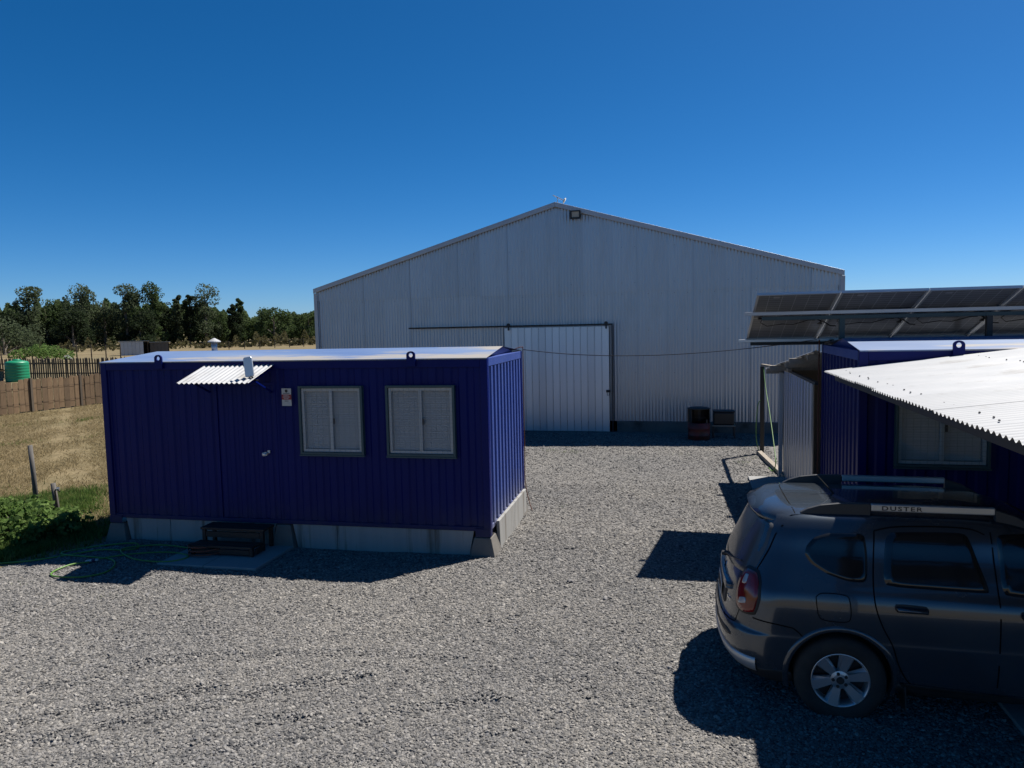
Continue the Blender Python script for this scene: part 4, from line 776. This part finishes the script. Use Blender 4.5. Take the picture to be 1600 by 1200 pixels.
# ================================================================ the parked car
MT['car']=mat('grey_blue_metallic',(.048,.062,.078),.26,.5,(.055,.070,.087),3,dirt=(.075,.075,.075),dirt_scale=2.2,dirt_lo=.46,dirt_hi=.85,coat=.8,rough_var=.06,keep=1.)
MT['car_glass']=mat('tinted_glass',(.010,.012,.014),.09,0,(.03,.03,.03),2,spec=.6,rough_var=.04)
MT['car_dusty_glass']=mat('dusty_rear_glass',(.085,.086,.088),.22,0,(.15,.148,.142),1.6,spec=.6,rough_var=.08)
MT['plastic']=mat('black_plastic',(.022,.022,.023),.6,0,(.04,.039,.037),6)
MT['tyre']=mat('tyre_rubber',(.025,.024,.023),.85,0,(.06,.054,.047),7,bump=.2,bscale=80)
MT['rim']=mat('alloy_rim',(.55,.57,.59),.32,.75,(.62,.63,.64),5)
MT['tail_red']=mat('tail_lamp_red',(.22,.008,.010),.12,0,(.30,.012,.012),8,coat=.5)
MT['tail_clear']=mat('tail_lamp_clear',(.55,.55,.56),.12,.2,coat=.5)
MT['silver']=mat('silver_trim',(.50,.52,.53),.35,.55,(.55,.56,.56),4)
MT['chrome']=mat('chrome',(.75,.76,.77),.12,1.)
MT['gap']=mat('panel_gap_black',(.003,.003,.003),.9,spec=.1)
MT['mark']=mat('dark_lettering',(.012,.016,.025),.5)
CX,CY=.27,6.82
car=thing('parked_car','dark blue-grey estate off-roader with roof rails parked under the canopy','car',(CX,CY,0))
# level rings: z, x_rear, rear rounding length, exponent, half width, x_front
LV=np.array([
 (.215,.26,.40,2.6,.72,4.05),(.235,.17,.42,2.8,.80,4.12),(.33,.065,.42,2.8,.865,4.23),(.45,.012,.42,2.8,.890,4.29),(.56,.000,.42,2.8,.902,4.315),(.645,.012,.42,2.8,.908,4.31),
 (.685,.045,.42,2.8,.906,4.30),(.78,.058,.40,2.7,.908,4.28),(.90,.072,.40,2.6,.906,4.24),(1.00,.092,.40,2.6,.890,4.16),(1.065,.115,.40,2.6,.862,3.30),(1.15,.150,.42,2.6,.826,3.16),
 (1.30,.220,.42,2.7,.765,2.92),(1.43,.290,.42,3.0,.730,2.68),(1.52,.345,.42,3.1,.690,2.50),(1.572,.385,.42,3.1,.645,2.38),(1.602,.47,.42,3.0,.56,2.28),(1.622,.66,.40,2.8,.36,2.16),(1.632,.95,.35,2.6,.14,1.98),(1.633,1.10,.3,2.4,.012,1.85)])
def cr(tab,sub):   # Catmull-Rom over rows
    n=len(tab); out=[]
    for i in range(n-1):
        p0,p1,p2,p3=tab[max(i-1,0)],tab[i],tab[i+1],tab[min(i+2,n-1)]
        for k in range(sub):
            t=k/sub; out.append(.5*(2*p1+(p2-p0)*t+(2*p0-5*p1+4*p2-p3)*t*t+(3*p1-p0-3*p2+p3)*t**3))
    out.append(tab[-1]); return np.array(out)
T_=cr(LV,4); NR,NS,NF=22,34,12
def ring(z,xr,a,n,w,xf):
    pts=[]; af=min(.5,(xf-xr-a)*.35)
    for k in range(NR):
        th=math.pi/2*k/NR; s,c=math.sin(th),math.cos(th); pts.append((xr+a*(1-c**(2/n)), w*(.985*s**(2/n)), z))
    for k in range(NS):
        t=k/NS; x=xr+a+(xf-af-xr-a)*t; pts.append((x, w*(.985+.015*math.sin(math.pi*min(1,t*1.3+.0))), z))
    for k in range(NF+1):
        th=math.pi/2*(1-k/NF); s,c=math.sin(th),math.cos(th); pts.append((xf-af*(1-max(c,0)**(2/2.4)), w*.985*max(s,0)**(2/2.4), z))
    return pts
rings=[ring(*r) for r in T_]; M_=len(rings[0])
bmc=bmesh.new(); loops=[]
for rg in rings:
    top=[bmc.verts.new((x,-y,z)) for x,y,z in rg]; oth=[bmc.verts.new((x,y,z)) for x,y,z in rg[1:-1]]
    loops.append(top+oth[::-1])
K=len(loops[0])
for j in range(len(loops)-1):
    for i in range(K): bmc.faces.new((loops[j][i],loops[j][(i+1)%K],loops[j+1][(i+1)%K],loops[j+1][i]))
bmc.faces.new(loops[0][::-1]); bmc.faces.new(loops[-1])
bmesh.ops.remove_doubles(bmc,verts=bmc.verts,dist=1e-5); bmesh.ops.recalc_face_normals(bmc,faces=bmc.faces)
body_me=bpy.data.meshes.new('car_body_shell'); bmc.to_mesh(body_me); bmc.free(); body_me.materials.append(MT['car']); body_me.materials.append(MT['plastic'])
WX=(.905,3.58); WR=.343; AR=.392
body=obj('body',body_me,car)
# wheel wells cut out of the shell
cut=MB()
for wx in WX:
    for s in (-1,1): cut.lathe([(AR,s*.60 if s<0 else .60),(AR,s*1.1 if s<0 else 1.1)] if s>0 else [(AR,-1.1),(AR,-.60)],(wx,0,WR+.01),'y',48)
cutme=cut.mesh('cutter',MT['plastic']); cuto=bpy.data.objects.new('cutter',cutme); COL.objects.link(cuto); cuto.parent=car
md=body.modifiers.new('wells','BOOLEAN'); md.operation='DIFFERENCE'; md.object=cuto; md.solver='EXACT'; md.material_mode='TRANSFER'
dg=bpy.context.evaluated_depsgraph_get(); dg.update(); nb_=bpy.data.meshes.new_from_object(body.evaluated_get(dg)); body.modifiers.clear(); body.data=nb_; nb_.name='body'
bpy.data.objects.remove(cuto)
nb_.polygons.foreach_set('use_smooth',[True]*len(nb_.polygons))
try: nb_.set_sharp_from_angle(angle=math.radians(35))
except Exception: pass
BV=BVHTree.FromPolygons([v.co.copy() for v in body_me.vertices],[tuple(p.vertices) for p in body_me.polygons])
def hit(p,axis,sgn):
    """project a 2-D point on the shell; axis 'y' from the side (x,z), 'x' from the rear (y,z), 'z' from above (x,y)"""
    if axis=='y': o,d=Vector((p[0],sgn*3,p[1])),Vector((0,-sgn,0))
    elif axis=='x': o,d=Vector((-2,p[0],p[1])),Vector((1,0,0))
    else: o,d=Vector((p[0],p[1],4)),Vector((0,0,-1))
    h,nn,_,_=BV.ray_cast(o,d)
    if h is None: h,nn,_,_=BV.find_nearest(o+d*2.5)
    if nn.dot(d)>0: nn=-nn
    return h,nn
def smooth_outline(pts,sub=5,r=None):
    P=np.array(pts,float); n=len(P); out=[]
    for i in range(n):
        p0,p1,p2,p3=P[i-1],P[i],P[(i+1)%n],P[(i+2)%n]
        for k in range(sub): 
            t=k/sub; a=.5*(2*p1+(p2-p0)*t+(2*p0-5*p1+4*p2-p3)*t*t+(3*p1-p0-3*p2+p3)*t**3); l=p1+(p2-p1)*t
            out.append(l*.45+a*.55)
    return out
def patch(name,outline,axis,sgn,mt,parent,off=.004,rings_=6,rim=True,inner=None):
    O=[np.array(p,float) for p in outline]; c=sum(O)/len(O); b=MB(); n=len(O); vs=[]; R_=list(np.linspace(0,1,rings_+1)[1:])
    h,nn=hit(c,axis,sgn); vs.append(h+nn*off)
    for s in R_:
        for p in O: h,nn=hit(c+(p-c)*s,axis,sgn); vs.append(h+nn*off)
    if rim:
        for p in O: h,nn=hit(c+(p-c)*1.006,axis,sgn); vs.append(h-nn*.006)
    fs=[(0,1+i,1+(i+1)%n) for i in range(n)]; tot=len(R_)+(1 if rim else 0)
    for r in range(tot-1): fs+=[(1+r*n+i,1+(r+1)*n+i,1+(r+1)*n+(i+1)%n,1+r*n+(i+1)%n) for i in range(n)]
    b.add(vs,fs); return b.build(name,mt,parent,True)
def seam(b,path,axis,sgn,w=.010,off=.0015,sub=4):
    P=[np.array(p,float) for p in path]; Q=[]
    for i in range(len(P)-1):
        p0,p1,p2,p3=P[max(i-1,0)],P[i],P[i+1],P[min(i+2,len(P)-1)]
        for k in range(sub): t=k/sub; Q.append(.5*(2*p1+(p2-p0)*t+(2*p0-5*p1+4*p2-p3)*t*t+(3*p1-p0-3*p2+p3)*t**3))
    Q.append(P[-1]); vs=[]
    for i,q in enumerate(Q):
        d=Q[min(i+1,len(Q)-1)]-Q[max(i-1,0)]; d/=np.linalg.norm(d)+1e-9; nrm=np.array([-d[1],d[0]])*w/2
        for s in (-1,1): h,nn=hit(q+nrm*s,axis,sgn); vs.append(h+nn*off)
    b.add(vs,[(2*i,2*i+1,2*i+3,2*i+2) for i in range(len(Q)-1)])
# --- glass
for s in (-1,1):
    patch('quarter_window',smooth_outline([(.655,1.30),(.70,1.235),(.82,1.165),(.96,1.125),(1.07,1.125),(1.10,1.17),(1.11,1.33),(1.095,1.455),(1.04,1.475),(.84,1.468),(.73,1.43),(.67,1.365)]),'y',s,MT['car_glass'],car)
    patch('door_window',smooth_outline([(1.235,1.115),(1.56,1.10),(1.86,1.095),(1.935,1.10),(1.93,1.16),(1.88,1.33),(1.83,1.48),(1.76,1.505),(1.46,1.50),(1.30,1.49),(1.25,1.44),(1.23,1.28)],4),'y',s,MT['car_glass'],car)
    patch('door_window',smooth_outline([(2.05,1.09),(2.4,1.08),(2.80,1.08),(2.86,1.11),(2.62,1.36),(2.44,1.49),(2.30,1.505),(2.07,1.505),(2.03,1.47),(2.035,1.3)],4),'y',s,MT['car_glass'],car)
rw=patch('rear_window',smooth_outline([(-.67,1.09),(-.3,1.05),(0,1.042),(.3,1.05),(.67,1.09),(.68,1.16),(.645,1.34),(.60,1.475),(.52,1.500),(0,1.508),(-.52,1.500),(-.60,1.475),(-.645,1.34),(-.68,1.16)]),'x',1,MT['car_dusty_glass'],car)
patch('windscreen',smooth_outline([(2.98,-.62),(3.18,-.3),(3.22,0),(3.18,.3),(2.98,.62),(2.55,.55),(2.42,.3),(2.40,0),(2.42,-.3),(2.55,-.55)]),'z',1,MT['car_glass'],car)
# --- spoiler, wiper, high brake light strip
b=MB(); n=15
for i in range(n):
    pass
ys=np.linspace(-.60,.60,21); vs=[]
for y in ys:
    k=(abs(y)/.60)**3; h,nn=hit((y,1.548),'x',1); xr=h.x
    lip=(xr-.085*(1-.75*k)+.0, y, 1.540-.02*k); rt=hit((xr+.20,y),'z',1)[0]
    vs+=[(rt.x,y,rt.z+.002),(xr+.06,y,hit((xr+.06,y),'z',1)[0].z+.008),lip,(lip[0]+.01,y,lip[2]-.028),(xr+.02,y,1.500)]
b.add(vs,[(5*i+j,5*i+j+1,5*i+j+6,5*i+j+5) for i in range(20) for j in range(4)]); b.build('spoiler',MT['car'],car,True)
b=MB(); vs=[]
for y in np.linspace(-.50,.50,21):
    k=(abs(y)/.56)**3; h,_=hit((y,1.548),'x',1); x=h.x-.085*(1-.75*k)+.012; vs+=[(x-.004,y,1.510-.02*k),(x+.05,y,1.488-.01*k),(x+.05,y,1.500-.01*k)]
b.add(vs,[(3*i+j,3*i+j+1,3*i+j+4,3*i+j+3) for i in range(20) for j in range(2)]); b.build('brake_light_strip',MT['plastic'],car)
b=MB(); pth=[hit((y,z),'x',1)[0]+hit((y,z),'x',1)[1]*.022 for y,z in ((.02,1.03),(-.08,1.06),(-.30,1.10),(-.52,1.14))]; b.tube(pth,[.012,.009,.007,.006],6); b.lathe([(.02,-.03),(.024,0),(.018,.03)],tuple(pth[0]),'x',10); b.build('wiper',MT['plastic'],rw)
# --- tailgate garnish, plate, emblem
gn=patch('tailgate_garnish',smooth_outline([(-.42,.925),(.42,.925),(.46,.895),(.42,.865),(-.42,.865),(-.46,.895)],3),'x',1,MT['car'],car,off=.030)
patch('plate_recess',smooth_outline([(-.34,.86),(.34,.86),(.36,.80),(.33,.705),(-.33,.705),(-.36,.80)],3),'x',1,MT['plastic'],car,off=.006)
lpz=hit((0,.78),'x',1)[0].x; pl_=obj('number_plate',None,car,(lpz-.022,0,.775)); pl_.rotation_euler=(0,.10,0)
b=MB(); b.box((-.004,-.20,-.062),(.004,.20,.062)); b.build('plate_sheet',MT['white'],pl_,bevel=.003)
b=MB()
for i,y in enumerate((-.16,-.11,-.04,.01,.08,.13)): 
    q=.038; b.box((-.0065,y,-.035),(-.0045,y+.010,.035)); b.box((-.0065,y+q-.010,-.035 if i%2 else .0),(-.0045,y+q,.035)); b.box((-.0065,y+.010,.025 if i%3 else -.005),(-.0045,y+q-.010,.035 if i%3 else .005))
stuff(b.build('plate_characters',MT['mark'],pl_))
e_=obj('tailgate_emblem',None,car); h,nn=hit((0,.955),'x',1); b=MB()
b.prism([(h.x-.012,-.045,h.z),(h.x-.012,0,h.z-.045),(h.x-.012,.045,h.z),(h.x-.012,0,h.z+.03)],(.01,0,0)); b.build('badge_plate',MT['chrome'],e_)
b=MB()
for i,y in enumerate((-.50,-.46,-.42)): h,nn=hit((y,.80),'x',1); b.box((h.x-.008,y-.014,h.z-.014 if i!=1 else h.z-.008),(h.x+.002,y+.008,h.z+.014 if i!=1 else h.z+.008))
stuff(b.build('small_badge',MT['chrome'],car))
# --- tail lamps wrap the corner: projected from the rear three-quarter
def hit_dir(p,dirv,org):
    h,nn,_,_=BV.ray_cast(org,dirv); return h,nn
def corner_patch(name,outl,s,mt,parent,off):
    # outline in (t,z): t = angle round the rear corner in degrees (0 = straight back, 90 = side)
    O=[np.array(p,float) for p in outl]; c=sum(O)/len(O); n=len(O); vs=[]; b=MB()
    def sm(p):
        a=math.radians(p[0]); ctr=Vector((.48,s*.48,p[1])); d=Vector((-math.cos(a),s*math.sin(a),0)); h,nn,_,_=BV.ray_cast(ctr+d*2,-d)
        if nn.dot(d)<0: nn=-nn
        return h,nn
    h,nn=sm(c); vs.append(h+nn*off)
    for q in (.25,.5,.75,1.):
        for p in O: h,nn=sm(c+(p-c)*q); vs.append(h+nn*off)
    for p in O: h,nn=sm(c+(p-c)*1.01); vs.append(h-nn*.01)
    fs=[(0,1+i,1+(i+1)%n) for i in range(n)]
    for r in range(4): fs+=[(1+r*n+i,1+(r+1)*n+i,1+(r+1)*n+(i+1)%n,1+r*n+(i+1)%n) for i in range(n)]
    b.add(vs,fs); return b.build(name,mt,parent,True)
for s in (-1,1):
    tl=corner_patch('tail_light',smooth_outline([(32,1.115),(52,1.115),(60,1.06),(62,.95),(58,.83),(42,.80),(30,.83),(25,.93),(26,1.06)],4),s,MT['tail_red'],car,.016)
    corner_patch('clear_lens',smooth_outline([(35,1.075),(42,1.08),(42,1.02),(35,1.01)],3),s,MT['tail_clear'],tl,.020)
    corner_patch('clear_lens',smooth_outline([(35,.85),(47,.875),(46,.915),(36,.895)],3),s,MT['tail_clear'],tl,.020)
    corner_patch('dark_housing',smooth_outline([(29,1.14),(54,1.14),(63,1.07),(65,.94),(60,.81),(42,.785),(27,.81),(22,.93),(23,1.07)],4),s,MT['plastic'],tl,.006)
# --- seams
b=MB()
for s in (-1,1):
    seam(b,[(1.17,1.50),(1.155,1.30),(1.14,1.10),(1.15,.95),(1.20,.80),(1.27,.66),(1.32,.50),(1.40,.36),(1.52,.30)],'y',s)
    seam(b,[(1.17,1.50),(1.36,1.535),(1.81,1.54),(1.95,1.50)],'y',s); seam(b,[(1.99,1.52),(2.0,1.2),(2.0,.8),(2.0,.30)],'y',s); seam(b,[(2.93,1.05),(2.96,.8),(2.94,.32)],'y',s); seam(b,[(1.52,.30),(2.94,.30)],'y',s)
    fz=[(.72,1.0),(.77,1.03),(.93,1.025),(.965,.98),(.97,.86),(.93,.82),(.78,.825),(.735,.87),(.72,1.0)]
    if s<0: seam(b,fz,'y',s,.007)
    seam(b,[(.25,.78),(.40,.765),(.55,.74)],'y',s); seam(b,[(.55,.74),(.60,.70),(.66,.63)],'y',s)
seam(b,[(-.64,1.50),(-.71,1.10),(-.72,.90),(-.68,.72),(-.60,.665),(0,.655),(.60,.665),(.68,.72),(.72,.90),(.71,1.10),(.64,1.50)],'x',1,.008)
seam(b,[(.60,-.58),(.585,-.3),(.58,0),(.585,.3),(.60,.58)],'z',1,.008)
b.build('panel_gaps',MT['gap'],car)
# --- lower trim: skid strip, dark valance, sills, flares
patch('bumper_insert',smooth_outline([(-.62,.60),(.62,.60),(.60,.545),(-.60,.545)],3),'x',1,MT['plastic'],car,off=.004)
b=MB(); vs=[]
for a in np.linspace(-62,62,33):
    t=math.radians(a); d=Vector((-math.cos(t),math.sin(t),0)); row=[]
    for z,o_ in ((.455,.002),(.445,.018),(.375,.020),(.345,.016),(.335,.0)):
        h,nn,_,_=BV.ray_cast(Vector((.48,0,z))+Vector((0,math.copysign(.46,a)*min(1,abs(a)/30),0))+d*2.2,-d); 
        if nn.dot(d)<0: nn=-nn
        row.append(h+nn*o_)
    vs+=row
b.add(vs,[(5*i+j,5*i+j+1,5*i+j+6,5*i+j+5) for i in range(32) for j in range(4)]); b.build('skid_strip',MT['silver'],car,True)
for s in (-1,1):
    patch('lower_valance',smooth_outline([(.16,.345),(.40,.375),(.54,.36),(.55,.27),(.40,.245),(.22,.25)],3),'y',s,MT['plastic'],car,off=.005)
    patch('sill_cladding',smooth_outline([(1.33,.36),(1.45,.315),(3.05,.315),(3.14,.36),(3.10,.25),(1.40,.25)],3),'y',s,MT['plastic'],car,off=.008)
    for wx in WX:
        b=MB(); vs=[]; nn_=30
        for i in range(nn_+1):
            a=math.radians(-18+216*i/nn_); ca_,sa_=math.cos(a),math.sin(a)
            for r,dy in ((AR-.012,-.06),(AR-.006,.006),(AR+.004,.009),(AR+.036,.008),(AR+.042,-.004)):
                x,z=wx+r*ca_,WR+.01+r*sa_; h,_=hit((min(max(x,.2),4.1),max(z,.26)),'y',s); vs.append((x,h.y+s*dy,z))
        b.add(vs,[(5*i+j,5*i+j+1,5*i+j+6,5*i+j+5) for i in range(nn_) for j in range(4)]); b.build('wheel_arch_flare',MT['car'],car,True)
    b=MB(); b.prism([(1.36,s*.74,.33),(1.37,s*.74,.13),(1.375,s*.88,.13),(1.365,s*.88,.33)],(.012,0,0)); b.build('mud_flap',MT['plastic'],car)
    # handles, mirror
    for hx in (1.30,2.15):
        p0,p1=hit((hx,.955),'y',s)[0],hit((hx+.20,.950),'y',s)[0]; d=obj('door_handle',None,car); b=MB(); o_=Vector((0,s*.035,0)); b.tube([p0,p0+o_*.9,p1+o_,p1],[.016,.018,.018,.014],8); b.build('grip',MT['car'],d,True)
        patch('recess',smooth_outline([(hx-.01,.985),(hx+.2,.98),(hx+.21,.925),(hx,.925)],3),'y',s,MT['plastic'],d,off=.002)
    mr=obj('wing_mirror',None,car,(2.70,s*.93,1.10)); b=MB(); b.lathe([(.02,-.06),(.09,-.05),(.11,0),(.09,.05),(.03,.07)],(0,s*.06,0),'x',14); b.build('mirror_shell',MT['car'],mr,True); b=MB(); b.bar((0,-s*.09,-.03),(0,s*.0,-.03),.05,.03); b.build('mirror_arm',MT['plastic'],mr)
    hl=patch('headlight',smooth_outline([(3.86,.92),(4.08,.88),(4.12,.78),(4.0,.76),(3.84,.82)],3),'y',s,MT['tail_clear'],car,off=.006)
# --- roof rails with silver bars
MT['rail_dark']=mat('rail_dark_plastic',(.035,.037,.04),.5,0,(.05,.05,.052),4)
for s in (-1,1):
    rl=obj('roof_rail',None,car); b=MB()
    def rp(x): h,nn=hit((x,s*.565),'z',1); return h
    prof=[(.64,.0),(.70,.030),(.80,.060),(.94,.078),(1.17,.082)]
    vs=[]
    def sect(x,hh,w=.026): p=rp(x); return [(x,p.y-w,p.z-.012),(x,p.y-w*.8,p.z+hh),(x,p.y+w*.8,p.z+hh),(x,p.y+w,p.z-.012)]
    for x,hh in prof: vs+=sect(x,hh+.004)
    b.add(vs,[(4*i+j,4*i+(j+1)%4,4*i+4+(j+1)%4,4*i+4+j) for i in range(len(prof)-1) for j in range(4)]+[(0,1,2,3),(16,17,18,19)])
    b.build('rail_foot',MT['rail_dark'],rl,bevel=.006)
    b=MB(); vs=[]
    for x,hh in ((2.06,.078),(2.2,.060),(2.32,.03),(2.40,.0)): vs+=sect(x,hh+.004)
    b.add(vs,[(4*i+j,4*i+(j+1)%4,4*i+4+(j+1)%4,4*i+4+j) for i in range(3) for j in range(4)]+[(0,1,2,3),(12,13,14,15)]); b.build('rail_foot',MT['rail_dark'],rl,bevel=.006)
    zt=rp(1.5).z; b=MB(); b.box((1.175,s*.565-.020,rp(1.09).z+.026),(2.06,s*.565+.020,zt+.084)); bar=b.build('silver_bar',MT['silver'],rl,bevel=.008)
    b=MB(); b.box((1.07,s*.565-.014,zt+.024),(2.04,s*.565+.014,zt+.07)); b.build('rail_core',MT['rail_dark'],rl)
    # lettering on the outer face of the bar
    tx=bpy.data.curves.new('lettering','FONT'); tx.body='DUSTER'; tx.size=.048; tx.extrude=.0012; tx.space_character=1.25; tx.align_y='CENTER'; tx.resolution_u=3; tx.offset=.0008
    to=bpy.data.objects.new('lettering_tmp',tx); COL.objects.link(to); dg=bpy.context.evaluated_depsgraph_get(); tm=bpy.data.meshes.new_from_object(to.evaluated_get(dg)); bpy.data.objects.remove(to)
    tm.materials.clear(); tm.materials.append(MT['mark'])
    for v in tm.vertices: v.co.x*=1.45
    lt_=obj('bar_lettering',tm,bar); zc=(rp(1.09).z+.016+zt+.088)/2
    if s<0: lt_.location=(1.25,s*.565-.0215,zc); lt_.rotation_euler=(math.pi/2,0,0)
    else: lt_.location=(1.65,s*.565+.0215,zc); lt_.rotation_euler=(math.pi/2,0,math.pi)
b=MB(); h,_=hit((1.0,0),'z',1); b.tube([(1.0,0,h.z-.005),(.86,0,h.z+.16)],[.010,.004],6); b.build('roof_antenna',MT['plastic'],car)
# --- wheels
ty=MB(); ty.lathe(cap=False,prof=[(.215,-.10),(.225,-.112),(.262,-.118),(.300,-.116),(.328,-.104),(.340,-.082),(WR,-.05),(WR,.05),(.340,.082),(.328,.104),(.300,.116),(.225,.11),(.215,.10)],c=(0,0,0),axis='y',seg=48); tyme=ty.mesh('tyre',MT['tyre'],True)
rm=MB(); rm.lathe(cap=False,prof=[(.222,-.098),(.216,-.108),(.205,-.100),(.198,-.06),(.19,.08),(.216,.10),(.222,.09)],c=(0,0,0),axis='y',seg=40); rmme=rm.mesh('rim_barrel',MT['rim'],True)
dk=MB(); dk.lathe([(.195,-.015),(.02,-.018)],(0,0,0),'y',32); dkme=dk.mesh('brake_disc',MT['plastic'])
sp=MB()
for k in range(6):
    a=2*math.pi*k/6+.25; ca_,sa_=math.cos(a),math.sin(a)
    def q(r,w,y): return (r*ca_-w*sa_, y, r*sa_+w*ca_)
    sp.hexa([q(.04,-.030,-.05),q(.04,.030,-.05),q(.205,.062,-.07),q(.205,-.062,-.07),q(.04,-.022,-.088),q(.04,.022,-.088),q(.208,.040,-.106),q(.208,-.040,-.106)])
sp.lathe([(.075,-.05),(.072,-.092),(.05,-.098),(.03,-.100),(.005,-.100)],(0,0,0),'y',24); spme=sp.mesh('spokes',MT['rim'])
nt_=MB()
for k in range(5): a=2*math.pi*k/5+.6; nt_.lathe([(.013,-.104),(.013,-.088)],(.052*math.cos(a),0,.052*math.sin(a)),'y',8)
nt_.lathe([(.03,-.106),(.028,-.098)],(0,0,0),'y',16); ntme=nt_.mesh('wheel_nuts',MT['plastic'])
for wx in WX:
    for s in (-1,1):
        w=obj('wheel',None,car,(wx,s*.785,WR-.004)); w.rotation_euler=(0,0,0 if s<0 else math.pi)
        for nm,me_ in (('tyre',tyme),('rim',rmme),('brake_disc',dkme),('spokes',spme),('wheel_nuts',ntme)): obj(nm,me_,w)
# underbody
b=MB(); b.box((.5,-.62,.19),(3.9,.62,.24)); b.build('underbody',MT['plastic'],car)
b=MB(); b.tube([(.30,.35,.26),(.10,.35,.25)],.03,10); b.build('exhaust',MT['rust'],car)
# concrete strip under the car, mostly in shade
cs_=thing('concrete_slab','dark shaded concrete slab beside and under the parked car','slab',(2.45,2.5,0)); b=MB(); b.box((0,0,-.06),(6.2,6.7,.07)); b.build('slab_top',MT['slab'],cs_,bevel=.01)

# groups for repeated kinds
for nm,gp in (('blue_cabin','blue metal cabins'),('concrete_footing','concrete footings of the left cabin'),('concrete_skirting','skirting of the left cabin'),('garden_hose','garden hoses'),('field_hut','huts in the far field'),('wire_fence','post and wire fences'),('concrete_slab','concrete slabs')):
    for o in bpy.data.objects:
        if o.parent is None and o.name.split('.')[0]==nm: o['group']=gp
